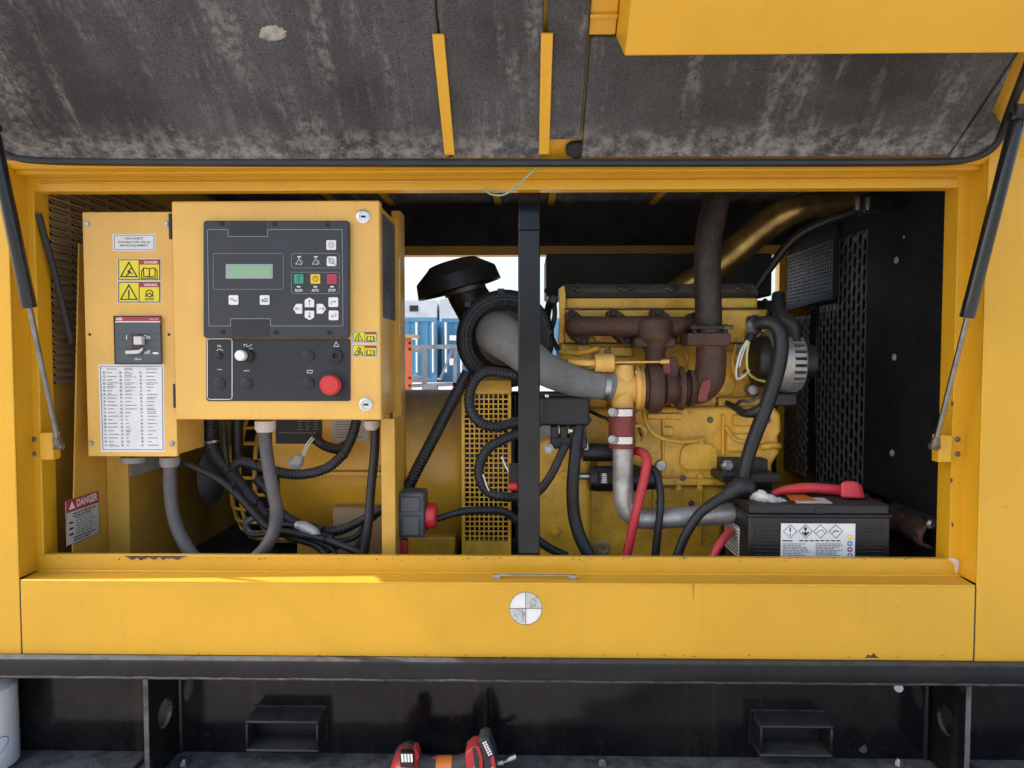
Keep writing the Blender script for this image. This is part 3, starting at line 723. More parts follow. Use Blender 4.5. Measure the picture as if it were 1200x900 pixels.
# dark vent plate on the right side of the cabinet
sp_ = MB(); sx = cx1 - 0.003
sp_.box(sx + 0.0003, sx + 0.002, YC + 0.035, YC + 0.19, P(450, 372, YC + 0.03).z, cz1 - 0.02)
sv = sp_.build('side_plate', 'breaker_grey', ctl)
sv2 = MB()
for k in range(22):
    z = P(450, 372, YC + 0.03).z + 0.012 + k * 0.009
    sv2.box(sx + 0.0024, sx + 0.0036, YC + 0.06, YC + 0.10 + 0.06 * ((k * 7) % 5) / 5, z, z + 0.0035)
sv2.build('print', 'print_grey', sv)
# support legs and tall side plate
MB().box(P(447, 570, 0.06).x, P(463, 570, 0.06).x, 0.06, 0.064, ZFLOOR, cz0 - 0.001).build('support_leg', 'paint_yellow_old', ctl, 0.001)
MB().box(P(462.5, 570, 0.06).x - 0.003, P(463, 570, 0.06).x, 0.0645, 0.17, ZFLOOR, cz0 - 0.001).build('leg_flange', 'paint_yellow_old', ctl, 0.001)
xs_ = P(470, 400, 0.19).x
MB().box(xs_ - 0.003, xs_, 0.19, 0.245, ZFLOOR, P(470, 248, 0.2).z).build('side_plate', 'paint_yellow_old', ctl, 0.001)
MB().box(xs_ - 0.02, xs_ - 0.0035, 0.19, 0.193, ZFLOOR, P(470, 248, 0.2).z).build('side_flange', 'paint_yellow_old', ctl, 0.0005)
# locks
for px, py in ((426, 254), (429, 474)):
    c = P(px, py, YC)
    lk = MB().lathe([(0, S(8, YC)), (0.003, S(8, YC)), (0.004, S(6.5, YC)), (0.0042, S(5, YC)), (0.002, S(4.6, YC))], c, (0, -1, 0), 24).build('lock', 'chrome', ctl)
    MB().box(c.x - 0.0045, c.x + 0.0045, c.y - 0.0045, c.y - 0.0021, c.z - 0.0018, c.z + 0.0018).build('key_slot', 'print_black', lk)
# controller module
YM = YC - 0.012
mod = MB().pp(rrect(238, 258.5, 409, 396, 3.5), YM, YC - 0.0002).build('controller', 'panel_grey', ctl, 0.002)
ln = MB()
outline(ln, [(243, 269), (267, 269), (267, 277), (313.5, 277), (313.5, 269), (401, 269), (402, 382), (317, 382), (317, 373.5), (270, 373.5), (270, 382), (245, 382)], YM - 0.0006, 0.0009)
outline(ln, rrect(250, 297, 332, 339, 2, 2), YM - 0.0006, 0.0006)
outline(ln, rrect(341.5, 297, 397.5, 314, 2, 2), YM - 0.0006, 0.0006)
outline(ln, rrect(341.5, 319, 397.5, 344, 2, 2), YM - 0.0006, 0.0006)
ln.build('line_print', 'line_grey', mod)
for y0, y1, x0, x1 in ((260, 276, 270, 311), (374.5, 394, 272, 315)):
    MB().pp(rrect(x0, y0, x1, y1, 1.5, 2), YM - 0.0008, YM + 0.001).build('hatch', 'panel_grey_dark', mod, 0.0004)
for px, py in ((260, 261.8), (321.5, 262.2), (384, 263.5), (261, 389), (323.5, 389.5), (386, 390)):
    bolt(mod, P(px, py, YM), S(2.6, YM), 'socket', 'print_black', name='screw')
fr = MB(); fr.pp(rrect(264.5, 309.5, 319.5, 326.5, 1), YM - 0.0012, YM + 0.001); fr = fr.build('screen_frame', 'line_grey', mod)
MB().pp([(267, 311.5), (317.5, 311.5), (317.5, 324.5), (267, 324.5)], YM - 0.0018, YM - 0.0013).build('screen', 'lcd', mod)
def key(poly, m, Y=YM, name='key'):
    return MB().pp(poly, Y - 0.002, Y + 0.0005).build(name, m, mod, 0.0006)
YK = YM - 0.0026
def icon(strokes, w=0.0009, m='print_black', parent=mod, Y=YK, name='key_symbol'):
    b = MB()
    for s_ in strokes: outline(b, s_, Y, w, False)
    b.build(name, m, parent)
def circ(cx, cy, r, n=14, a0=0, a1=360): return [(cx + r * math.cos(R(a0 + (a1 - a0) * k / n)), cy + r * math.sin(R(a0 + (a1 - a0) * k / n))) for k in range(n + 1)]
def sq(cx, cy, h=5.7): return rrect(cx - h, cy - h, cx + h, cy + h, 1.3, 2)
key(sq(388, 287), 'white_print')
icon([circ(388, 287, 2.2)] + [[(388 + 3 * math.cos(R(a)), 287 + 3 * math.sin(R(a))), (388 + 4.2 * math.cos(R(a)), 287 + 4.2 * math.sin(R(a)))] for a in range(0, 360, 45)], 0.0006)
key(sq(388.5, 306), 'white_print')
icon([circ(388.5, 306, 3, 10), [(383.5, 301), (393.5, 311)]], 0.0008)
for cx, m in ((350, 'key_green'), (369.5, 'key_yellow'), (389, 'key_red')): key(sq(cx, 326.8), m)
icon([[(350, 323.5), (350, 330)], [(348.6, 323.5), (351.4, 323.5)]], 0.0007); icon([circ(369.5, 326.8, 3.0), [(369.5, 323.5), (369.5, 326.5)]], 0.0007); icon([circ(389, 326.8, 3.0)], 0.0007, 'print_red')
for cx in (350, 369.5, 389):
    MB().pp([(cx - 2, 335.2), (cx + 2, 335.2), (cx + 2, 336.8), (cx - 2, 336.8)], YM - 0.0006, YM + 0.0002).build('lamp', 'white_print', mod)
for t_, cx in (('RUN', 350), ('AUTO', 369.5), ('STOP', 389)):
    ptext(t_, cx, 340.4, 3.2, YM - 0.0007, bold=0.02, wpx=8.5).build('lettering', 'white_print', mod)
for cx in (350.5, 370):
    MB().pp([(cx - 2, 300.2), (cx + 2, 300.2), (cx + 2, 301.8), (cx - 2, 301.8)], YM - 0.0006, YM + 0.0002).build('lamp', 'white_print', mod)
    icon([[(cx - 4, 309.5), (cx, 303), (cx + 3, 309.5), (cx - 4, 309.5)], circ(cx + 1.5, 307.5, 2.6, 8, -80, 80)], 0.0008, 'white_print', Y=YM - 0.0007, name='alarm_symbol')
key(sq(273.5, 351.5), 'white_print'); icon([[(270, 351.5), (271, 350), (272.5, 350), (274.5, 353), (276, 353), (277, 351.5)]], 0.0008)
key(sq(310, 351.5), 'white_print'); icon([[(307, 353.5), (307, 351), (310, 351), (310, 349.5), (313, 349.5), (313, 353.5), (307, 353.5)], [(307.5, 352.5), (312.5, 352.5)]], 0.0007)
h = 5.6
key([(357, 360), (357, 351.5), (362.5, 348.5), (368, 351.5), (368, 360)], 'white_print'); icon([[(362.5, 357.5), (362.5, 351.5)], [(361, 353), (362.5, 351.5), (364, 353)]], 0.0006)
key([(357, 364), (368, 364), (368, 372), (362.5, 375), (357, 372)], 'white_print'); icon([[(362.5, 366), (362.5, 372)], [(361, 370.5), (362.5, 372), (364, 370.5)]], 0.0006)
key([(354, 356), (347, 356), (343.5, 361.8), (347, 367.5), (354, 367.5)], 'white_print'); icon([[(352, 361.8), (346, 361.8)], [(347.5, 360.3), (346, 361.8), (347.5, 363.3)]], 0.0006)
key([(371, 356), (378, 356), (382, 361.8), (378, 367.5), (371, 367.5)], 'white_print'); icon([[(373.5, 361.8), (379.5, 361.8)], [(378, 360.3), (379.5, 361.8), (378, 363.3)]], 0.0006)
key(sq(390.5, 354), 'white_print'); icon([[(388, 357), (388, 353.5), (393, 353.5)], [(391.8, 352.3), (393, 353.5), (391.8, 354.7)]], 0.0006)
key(sq(390.8, 369.5), 'white_print'); icon([[(393.5, 366.5), (393.5, 370.5), (388.5, 370.5)], [(390, 369.2), (388.5, 370.5), (390, 371.8)]], 0.0006)
# lower switch plate
YS = YC - 0.003
swp = MB().pp(rrect(241.5, 397, 410.5, 470, 3), YS, YC - 0.0002).build('switch_plate', 'panel_grey_dark', ctl, 0.0008)
b = MB(); outline(b, rrect(243, 397, 272, 468, 3, 3), YS - 0.0007, 0.0013); b.build('line_print', 'white_print', swp)
def plug(px, py, r=7, m='panel_grey_dark', name='blanking_plug'):
    MB().lathe([(0, S(r, YS)), (0.002, S(r, YS)), (0.0035, S(r * 0.75, YS)), (0.004, S(r * 0.2, YS))], P(px, py, YS), (0, -1, 0), 20).build(name, m, swp)
for px, py in ((257.5, 449.5), (289, 449), (361.5, 417), (361.5, 449)): plug(px, py)
plug(257, 417, 4, 'print_black', 'key_switch')
c = P(286, 416.5, YS); r_ = S(6.3, YS)
kn = MB().lathe([(0, S(8, YS)), (0.006, S(8, YS)), (0.008, S(6.6, YS))], P(290, 416.5, YS), (0, -1, 0), 20).build('selector_base', 'print_black', swp)
kk = MB().lathe([(0, r_), (0.012, r_), (0.014, r_ * 0.8)], c + Vector((0, -0.0085, 0)), (0, -1, 0), 20).build('selector_knob', 'white_print', swp, 0.0006)
MB().lathe([(0, S(8.5, YS)), (0.004, S(8.5, YS)), (0.005, S(7, YS)), (0.005, S(3, YS)), (0.001, S(2, YS))], P(393.5, 417, YS), (0, -1, 0), 22).build('key_switch', 'print_black', swp)
es = MB().lathe([(0, S(9, YS)), (0.012, S(9, YS)), (0.0125, S(12, YS)), (0.022, S(12, YS)), (0.026, S(10.2, YS)), (0.0265, S(9.0, YS)), (0.0255, S(8.5, YS)), (0.026, S(5, YS)), (0.0262, S(1, YS))], P(390, 450.5, YS), (0, -1, 0), 30).build('emergency_stop', 'stop_red', ctl)
b = MB()
for s_ in ([(254, 410.5), (257, 409), (261, 410.5)], [(286, 406), (286, 403.5), (289, 403.5), (289, 406), (292, 406), (295, 403.5)], [(290, 409.5), (295, 408), (296, 409)], [(391, 406), (394, 400.5), (397, 406), (391, 406)], [(360, 437), (360, 434), (366, 434), (366, 437), (360, 437)], [(255, 433), (259.5, 433)], [(286, 434.5), (292, 434.5)]):
    outline(b, s_, YS - 0.0007, 0.001, False)
b.build('symbol_print', 'white_print', swp)
ptext('Hz', 257, 405.5, 3, YS - 0.0007).build('lettering', 'white_print', swp)
# warning stickers -----------------------------------------------------------
def warn(parent, x0, y0, x1, y1, Y, word, mode):
    o = MB().pp(rrect(x0 - 1.2, y0 - 1.2, x1 + 1.2, y1 + 1.2, 0.8, 2), Y - 0.0006, Y + 0.0003).build('warning_sticker', 'sticker_white', parent)
    y = Y - 0.0009; xm_ = x0 + (x1 - x0) * 0.5
    MB().pp([(x0, y0), (x1, y0), (x1, y1), (x0, y1)], y - 0.0002, y + 0.0002).build('sticker_field', 'sticker_yellow', o)
    hh = y1 - y0; y2 = y - 0.0005
    MB().pp([(xm_ + 0.6, y0 + .4), (x1 - .4, y0 + .4), (x1 - .4, y0 + hh * 0.24), (xm_ + 0.6, y0 + hh * 0.24)], y2 - 0.0001, y2 + 0.0002).build('red_header', 'print_red', o)
    b = MB(); w = S(1.0, Y) * (hh / 24)
    outline(b, [(x0, y0), (x1, y0), (x1, y1), (x0, y1)], y2, w * 0.8); outline(b, [(xm_, y0), (xm_, y1)], y2, w * 0.8, False)
    cx = (x0 + xm_) / 2; a = hh * 0.42
    outline(b, [(cx - a * 0.98, y1 - hh * 0.14), (cx, y0 + hh * 0.13), (cx + a * 0.98, y1 - hh * 0.14)], y2, w * 1.3)
    cy = y0 + hh * 0.62
    if mode == 'bolt': outline(b, [(cx + 3, cy - 5), (cx - 1, cy), (cx + 2, cy), (cx - 3, cy + 4)], y2, w * 1.3, False); outline(b, [(cx - 1, cy - 2), (cx + 4, cy + 2)], y2, w, False)
    else: outline(b, [(cx, cy - hh * 0.2), (cx, cy + hh * 0.06)], y2, w * 1.6, False); outline(b, [(cx, cy + hh * 0.14), (cx, cy + hh * 0.16)], y2, w * 1.6, False)
    cx2 = (xm_ + x1) / 2; q = hh / 24
    if mode == 'engine':
        outline(b, circ(cx2, cy - 1.5 * q, 4.2 * q, 12), y2, w, False); outline(b, [(cx2 - 5 * q, cy + 2 * q), (cx2, cy - 2 * q), (cx2 + 5 * q, cy + 2 * q)], y2, w, False)
    else:
        for s_ in (-1, 1):
            outline(b, [(cx2, cy - 4 * q), (cx2 + s_ * 7 * q, cy - 5 * q), (cx2 + s_ * 7 * q, cy + 5 * q), (cx2, cy + 6 * q), (cx2, cy - 4 * q)], y2, w, False)
            outline(b, [(cx2 + s_ * 7 * q, cy - 4 * q), (cx2 + s_ * 9.5 * q, cy - 1 * q), (cx2 + s_ * 9.5 * q, cy + 7.5 * q), (cx2, cy + 7.5 * q)], y2, w, False)
    b.build('pictogram', 'print_black', o)
    if hh > 18:
        ptext(word, (xm_ + x1) / 2 + 1.5, y0 + hh * 0.13, hh * 0.13, y2 - 0.0004, bold=0.02, wpx=(x1 - xm_) * 0.66).build('lettering', 'white_print', o)
    if mode == 'engine': ptext('AUTO', cx2, y1 - hh * 0.15, hh * 0.12, y2 - 0.0004, bold=0.02).build('lettering', 'print_black', o)
warn(ctl, 413.5, 389, 441, 401, YC, 'WARNING', 'mark'); warn(ctl, 413.5, 405, 441, 417.5, YC, 'WARNING', 'bolt')
# =================================================================== BREAKER CABINET
YBK = 0.05
brk = thing('breaker_cabinet', P(150, 534, YBK + 0.08), 'narrow yellow breaker cabinet with warning stickers left of the control panel', 'breaker cabinet')
bx0, bx1 = P(99.5, 390, YBK).x, P(205, 390, YBK).x; bz0, bz1 = P(150, 535, YBK).z, P(150, 248, YBK).z
MB().box(bx0 + 0.003, bx1 - 0.002, YBK + 0.012, YBK + 0.13, bz0 + 0.004, bz1 - 0.003).build('cabinet', 'cabinet_yellow', brk, 0.002)
MB().box(bx0, bx1, YBK, YBK + 0.011, bz0, bz1).build('cover', 'cabinet_yellow', brk, 0.002)
for px, py, k in ((102.5, 262.5, 'hex'), (195.5, 262.5, 'hex'), (107, 519.5, 'hex'), (201.5, 519.5, 'hex')):
    bolt(brk, P(px, py, YBK), S(2.8, YBK), k, 'zinc')
for px, py in ((105, 392), (198, 392)):
    MB().disc(px, py, 1.7, YBK - 0.0006, YBK + 0.001, 10).build('screw_hole', 'print_black', brk)
for py0, py1, px in ((250, 280, 199), (450, 478, 204.2)):
    MB().pb(px - 1.5, py0, px + 1.7, py1, YBK - 0.003, YBK + 0.0005).build('hinge', 'black_satin', brk, 0.0008)
s1 = MB().pb(132, 274.3, 182.5, 294, YBK - 0.0006, YBK + 0.0003).build('notice_sticker', 'sticker_white', brk)
b = MB(); outline(b, [(134, 276), (180.5, 276), (180.5, 292.5), (134, 292.5)], YBK - 0.0011, 0.0008); b.build('line_print', 'print_grey', s1)
for t_, y, w in (('DISCONNECT', 279.6, 22), ('SUITABLE FOR USE AS', 283.8, 38), ('SERVICE EQUIPMENT', 287.8, 34)):
    ptext(t_, 157, y, 2.4, YBK - 0.0010, bold=0.012, wpx=w).build('lettering', 'print_black', s1)
warn(brk, 139, 304.5, 187, 327.5, YBK, 'DANGER', 'bolt'); warn(brk, 139, 331, 187, 354, YBK, 'WARNING', 'engine')
# the moulded-case breaker seen through the cover
bo = MB().pb(133.5, 370, 189.5, 427, YBK - 0.0008, YBK + 0.0005).build('breaker_surround', 'print_black', brk)
bk = MB().pb(134.8, 371, 188, 426, YBK - 0.0085, YBK - 0.001).build('circuit_breaker', 'breaker_grey', brk, 0.001)
yb2 = YBK - 0.0086
MB().pb(135, 371.5, 187.8, 376, yb2 - 0.0006, yb2).build('red_header', 'print_red', bk)
MB().pb(135, 376.4, 187.8, 377.7, yb2 - 0.0005, yb2).build('pale_band', 'white_print', bk)
ptext('ABB', 139.6, 373.9, 3.1, yb2 - 0.0010, bold=0.03).build('lettering', 'white_print', bk)
ptext('Tmax T4', 180, 374, 1.9, yb2 - 0.0010).build('lettering', 'white_print', bk)
ptext('I', 148.3, 395.5, 5.0, yb2 - 0.0010, bold=0.03).build('lettering', 'white_print', bk)
ptext('On', 172, 395.3, 4.6, yb2 - 0.0010, bold=0.01).build('lettering', 'white_print', bk)
ptext('off', 172.3, 413, 4.6, yb2 - 0.0010, bold=0.01).build('lettering', 'white_print', bk)
ptext('250 A', 161.5, 421, 2.4, yb2 - 0.0010, bold=0.01).build('lettering', 'white_print', bk)
MB().pb(179, 412.8, 185.5, 415, yb2 - 0.0008, yb2).build('white_mark', 'white_print', bk)
b = MB()
for y in (391.5, 398, 408, 424): outline(b, [(135.5, y), (187.5, y)], yb2 - 0.0003, 0.0004, False)
b.build('groove', 'panel_grey', bk)
MB().pb(154.5, 391, 167, 409, yb2 - 0.0008, yb2 + 0.0002).build('toggle_well', 'chip_rust', bk)
lv_ = MB(); lv_.pb(156, 394, 166, 404, yb2 - 0.014, yb2 - 0.001); lv_.build('toggle', 'bottle_white', bk, 0.002)
lv_ = MB(); lv_.pp([(147, 411), (163, 410), (166.5, 407), (166.5, 410.5), (162, 414.5), (147.5, 415), (146, 413)], yb2 - 0.008, yb2 - 0.003); lv_.build('padlock_tab', 'bottle_white', bk, 0.0008)
# the symbol legend sheet
sh = MB().pp([(115.2, 427), (192, 427), (193, 529.5), (118.5, 529.5)], YBK - 0.0006, YBK + 0.0003).build('legend_sheet', 'sticker_white', brk)
yl = YBK - 0.0011
b = MB(); outline(b, [(117.5, 429.5), (190, 429.5), (191, 527), (120.7, 527)], yl, 0.0009); b.build('line_print', 'print_grey', sh)
b = MB(); rnd = random.Random(21)
for r_ in range(22):
    y = 432.5 + r_ * 4.25
    for c_, (sx_, tx0) in enumerate(((121.5, 125.5), (141, 146), (164.5, 171.5))):
        k = r_ * 0.115
        if r_ > 0:      # little pictogram
            cx = sx_ + k
            if rnd.random() < 0.5: outline(b, circ(cx, y, 1.1, 6), yl, 0.00045, False)
            else: outline(b, [(cx - 1.3, y + 1), (cx, y - 1.1), (cx + 1.3, y + 1)], yl, 0.00045, False)
            outline(b, [(cx - 0.8, y), (cx + 0.9, y)], yl, 0.0004, False)
        n_ = 1 if rnd.random() < 0.7 else 2
        for q in range(n_):
            L_ = rnd.uniform(4, 13) if c_ != 1 or r_ < 13 else rnd.uniform(2, 5); xx = tx0 + k
            while L_ > 0:
                w = min(L_, rnd.uniform(1.2, 3.4))
                outline(b, [(xx, y + (q - (n_ - 1) / 2) * 1.7), (xx + w, y + (q - (n_ - 1) / 2) * 1.7)], yl, 0.0011 if n_ == 1 else 0.0009, False); xx += w + 0.9; L_ -= w + 0.9
b.build('print', 'print_grey', sh)
MB().cyl(P(157, 535, 0.1), P(157, 541.5, 0.1), S(14.5, 0.1), n=20).build('knockout', 'gland_grey', brk)
# =================================================================== LEFT AIR DUCT
XA = -0.935; XB = -0.885; YDU = 0.16
duct = thing('air_duct', (-0.9, 0.3, ZFLOOR), 'yellow sheet metal air duct with red danger sticker beside the louvred wall', 'air duct')
zt_ = P(95, 285, 0.085).z
MB().prism([(XA, 0.03, ZFLOOR + 0.001), (XA, YDU, ZFLOOR + 0.001), (XA, YDU, zt_), (XA, 0.085, zt_)], (-0.003, 0, 0)).build('side_sheet', 'paint_yellow_old', duct)
MB().box(XA, XB, YDU + 0.0005, YDU + 0.004, ZFLOOR + 0.001, zt_).build('front_sheet', 'paint_yellow_old', duct, 0.001)
MB().box(XB - 0.003, XB, YDU + 0.0045, 0.36, ZFLOOR + 0.001, zt_).build('side_sheet', 'paint_yellow_old', duct)
MB().box(XB - 0.0045, XB - 0.0015, 0.361, 0.75, ZFLOOR + 0.001, zt_).build('side_sheet', 'paint_yellow_old', duct)
# danger sticker lies on the duct's inner sheet (plane x = XA)
def DA(px, py, e=0.0006): return PX(px, py, XA + e)
y_a = DA(77, 600).y; y_b = DA(116, 600).y
zc_ = [DA(77, 589.5).z, DA(77, 601).z, DA(77, 634).z]
st_ = MB(); st_.box(XA + 0.0004, XA + 0.0010, y_a, y_b, zc_[2] - 0.012, zc_[0] + 0.004); so = st_.build('danger_sticker', 'sticker_grey', duct)
hgt = zc_[0] - zc_[2]
zh = zc_[0] + 0.004 - 0.26 * (hgt + 0.016)
MB().box(XA + 0.0011, XA + 0.0013, y_a, y_b, zh, zc_[0] + 0.004).build('red_header', 'print_red', so)
w_ = y_b - y_a; e1 = XA + 0.0016
text_mb('DANGER', (zc_[0] + 0.004 - zh) * 0.9, (e1, y_a + w_ * 0.62, (zh + zc_[0] + 0.004) / 2), Vector((0, 1, 0)), Vector((0, 0, 1)), bold=0.03, width=w_ * 0.64).build('lettering', 'sticker_white', so)
b = MB(); b.prism([(e1, y_a + w_ * 0.08, zh + 0.004), (e1, y_a + w_ * 0.26, zh + 0.004), (e1, y_a + w_ * 0.17, zc_[0])], (0.0002, 0, 0)); b.build('alert_triangle', 'sticker_white', so)
b = MB(); rnd = random.Random(2)
zb_ = zc_[2] - 0.012
for y0_, y1_, z0_, z1_ in ((y_a, y_b, zb_, zb_ + 0.001), (y_a, y_b, zh - 0.001, zh), (y_a, y_a + 0.001, zb_, zh), (y_b - 0.001, y_b, zb_, zh)): b.box(XA + 0.0011, XA + 0.0014, y0_, y1_, z0_, z1_)
for k in range(11):
    z = zh - 0.006 - k * (zh - zb_ - 0.008) / 11
    yy = y_a + w_ * (0.2 if k in (0, 1, 9, 10) else 0.28); e_ = y_a + w_ * rnd.uniform(0.65, 0.92)
    while yy < e_:
        q = rnd.uniform(0.006, 0.014); b.box(XA + 0.0011, XA + 0.0013, yy, min(yy + q, e_), z - (0.0026 if k in (0, 1, 9, 10) else 0.0015), z); yy += q + 0.003
for k in (2, 4, 6): b.box(XA + 0.0011, XA + 0.0013, y_a + w_ * 0.08, y_a + w_ * 0.2, zh - 0.014 - k * 0.006, zh - 0.010 - k * 0.006)
b.build('print', 'print_black', so)
pc = MB(); pc.box(XB + 0.0003, XB + 0.0012, YDU + 0.006, 0.30, PX(150, 560, XB).z, PX(150, 537, XB).z); pc.build('pale_patch', 'sticker_grey', duct)  # pale rectangle on the duct's side sheet
# black strap hanging along the louvred wall
sw = MB(); a = PX(45, 250, -0.965); c = PX(84, 402, -0.945); b2 = (a + c) / 2 + Vector((0, 0.006, -0.01))
sw.tube([a, b2, c], 0.006, 8, 6); sw.build('strap', 'black_satin', None, label='black strap hanging along the louvred wall behind the left post', cat='strap')
# =================================================================== CABLES BELOW THE CABINETS
def gland(px, py0, py1, Y, r, m, name='cable_gland', label='', parent=None):
    b = MB(); a = P(px, py0, Y); c = P(px, py1, Y); r = S(r, Y)
    b.lathe([(0, r), ((a - c).length * 0.7, r), ((a - c).length, r * 0.8)], a, (0, 0, -1), 10)
    return b.build(name, m, parent)
def conduit(label, pts, m, gl=None, name='conduit'):
    base = P(*pts[-1][:3])
    t = thing(name, base, label, 'conduit')
    hose('conduit_tube', '', pts, m, parent=t)
    if gl: gland(*gl, parent=t)
    return t
conduit('grey conduit with white gland hanging from the control panel', [(309, 503, 0.10, 7.49), (313, 535, 0.10, 7.64), (320, 575, 0.095, 7.80), (324, 597, 0.09, 7.80), (321, 622, 0.09, 7.80), (309, 644, 0.08, 7.80), (290, 662, 0.08, 7.80)], 'conduit_grey', (311, 493, 506, 0.10, 12.5, 'gland_white'))
conduit('bluish grey conduit with pale gland hanging from the breaker cabinet', [(199, 545, 0.10, 7.44), (199.5, 570, 0.10, 7.63), (202, 597, 0.095, 7.63), (209, 622, 0.09, 7.63), (222, 646, 0.08, 7.81), (238, 664, 0.07, 7.81)], 'conduit_grey', (199, 535.5, 547, 0.10, 11.5, 'gland_grey'))
hose('cable', 'black cable dropping straight from the cabinet to the floor by the support leg', [(440, 494, 0.12, 5.5), (439, 530, 0.12, 5.5), (435, 570, 0.11, 5.5), (432, 610, 0.10, 5.5), (428, 640, 0.10, 5.5), (424, 660, 0.1, 5.5)], 'rubber', 'cable')
MB().lathe([(0, S(10, .12)), (0.012, S(10, .12)), (0.02, S(7, .12))], P(436, 493, 0.12), (0, 0, -1), 10).build('cable_gland', 'gland_white', None, label='white cable gland under the right corner of the control panel', cat='cable gland')
HC = [None, None, None]
HC[1] = hose('conduit', 'ribbed black conduit looping right from under the control panel', [(418, 492, 0.16, 5.92), (413, 510, 0.16, 5.92), (402, 532, 0.16, 5.92), (382, 549, 0.15, 5.92), (352, 556, 0.14, 5.92), (325, 553, 0.15, 5.92), (300, 545, 0.16, 5.92), (284, 541, 0.17, 5.92), (275, 546, 0.18, 5.92), (275, 556, 0.19, 5.92), (286, 572, 0.19, 6.29), (303, 595, 0.18, 6.66), (325, 613, 0.17, 5.92), (355, 624, 0.16, 5.92), (390, 633, 0.15, 5.92)], 'conduit_black', 'conduit', corr=(0.06, 0.007))
HC[0] = hose('conduit', 'thick taped black conduit hanging at the left of the bundle', [(246, 492, 0.22, 9.84), (247, 515, 0.21, 9.84), (252, 533, 0.2, 8.20), (268, 552, 0.19, 7.79), (285, 572, 0.185, 7.38), (300, 590, 0.175, 6.97), (312, 606, 0.17, 6.56)], 'conduit_black', 'conduit', corr=(0.05, 0.007))
hose('conduit', 'short straight dark conduit behind the thick bundle', [(278, 490, 0.24, 6.80), (278, 520, 0.24, 6.80), (279, 545, 0.23, 6.80)], 'conduit_black', 'conduit')
HC[2] = hose('cable', 'black cable slanting from the breaker cabinet across the conduits', [(203, 537, 0.13, 3.87), (222, 545, 0.13, 3.87), (250, 558, 0.14, 4.13), (272, 574, 0.14, 4.30), (295, 598, 0.14, 4.73), (315, 618, 0.135, 4.73), (345, 625, 0.13, 4.30), (380, 632, 0.13, 4.30), (415, 645, 0.12, 4.30), (440, 658, 0.12, 4.30)], 'rubber', 'cable')
hose('conduit', 'black conduit running from the taped bundle to the right', [(330, 612, 0.2, 5.60), (365, 622, 0.19, 6.00), (395, 622, 0.18, 6.00), (420, 612, 0.17, 5.60), (445, 598, 0.17, 5.60), (470, 592, 0.17, 4.80)], 'conduit_black', 'conduit', corr=(0.05, 0.007))
hose('cable', 'black cable drooping to the floor beneath the taped bundle', [(326, 624, 0.16, 4.40), (350, 632, 0.15, 4.40), (372, 640, 0.15, 4.80), (385, 655, 0.14, 4.80), (395, 668, 0.14, 4.80)], 'rubber', 'cable')
hose('cable', 'black cable rising to the support leg near the floor', [(405, 660, 0.17, 4.25), (420, 640, 0.17, 4.25), (428, 625, 0.17, 4.67), (433, 600, 0.17, 4.67)], 'rubber', 'cable')
def tie(parent, a, c, Y, r, name='cable_tie', m='print_black'):
    p, q_ = P(*a, Y), P(*c, Y); d_ = (q_ - p).normalized() * 0.0025
    b = MB(); b.cyl(p - d_, p + d_, S(r, Y), n=16); b.obox(p + Vector((0.3, -0.95, 0)) * S(r, Y), Vector((0.003, 0, 0)), Vector((0, 0.003, 0)), Vector((0, 0, 0.003))); return b.build(name, m, parent)
for o_, a, c, Y, r in ((HC[0], (247, 515), (248, 520), .21, 10.6), (HC[0], (268, 552), (272, 556), .19, 8.5), (HC[0], (300, 590), (304, 594), .175, 7.6), (HC[1], (402, 532), (399, 535), .16, 6.6), (HC[1], (300, 545), (296, 544), .16, 6.6), (HC[2], (272, 574), (276, 578), .14, 4.9), (HC[2], (380, 632), (385, 634), .13, 5.0)):
    tie(o_, a, c, Y, r)
tie(HC[0], (248, 517), (248.5, 522), .209, 10.7, 'wire_tie', 'zinc')
for lb, pts, m_, r_ in (('thin black cable sagging across the bundle to the silver tape', [(262, 500, .2), (266, 540, .19), (283, 585, .165), (312, 612, .155), (345, 616, .15), (372, 627, .145)], 'rubber', 3.2),
      ('thin black cable looping low in front of the slotted guard', [(300, 604, .16), (288, 612, .15), (292, 626, .145), (318, 626, .145), (350, 628, .14), (384, 640, .135), (398, 656, .13)], 'rubber', 3.0),
      ('grey cable end twisted beside the grey conduit foot', [(312, 606, .17), (296, 608, .155), (288, 616, .15), (297, 626, .15), (312, 624, .155), (318, 612, .16)], 'conduit_grey', 3.6),
      ('thin black cable rising behind the straight black cable', [(366, 628, .16), (392, 634, .165), (415, 630, .18), (432, 612, .19), (446, 600, .2)], 'rubber', 3.4),
      ('thin black cable running along the floor to the support leg', [(380, 648, .15), (400, 640, .145), (424, 648, .14), (446, 660, .13)], 'rubber', 3.4),
      ('ribbed conduit crossing behind the grey conduit towards the tape', [(300, 560, .2), (318, 580, .195), (328, 600, .19), (350, 614, .18), (378, 622, .17)], 'conduit_black', 6.0)):
    hose('cable', lb, [(*q_, r_) for q_ in pts], m_, 'cable', corr=(0.05, 0.006) if 'ribbed' in lb else None, n=10)
b = MB(); b.tube([P(347, 615, 0.14), P(356, 617, 0.137), P(368, 624, 0.137), P(373, 630, 0.14)], [S(4.5, .14), S(6.6, .14), S(6.4, .14), S(4, .14)], 10, 4)
b.build('tape_wrap', 'tape_silver', None, label='silver tape wrapped round the black cable bundle', cat='tape')
b = MB(); b.tube([P(343, 546, 0.2), P(349, 540, 0.2), P(354, 534, 0.2)], [S(9, .2), S(8, .2), S(4, .2)], 10, 3); w1 = b.build('wire_connector', 'plastic_clear', None, label='clear plastic wire connector above the looping conduit', cat='connector')
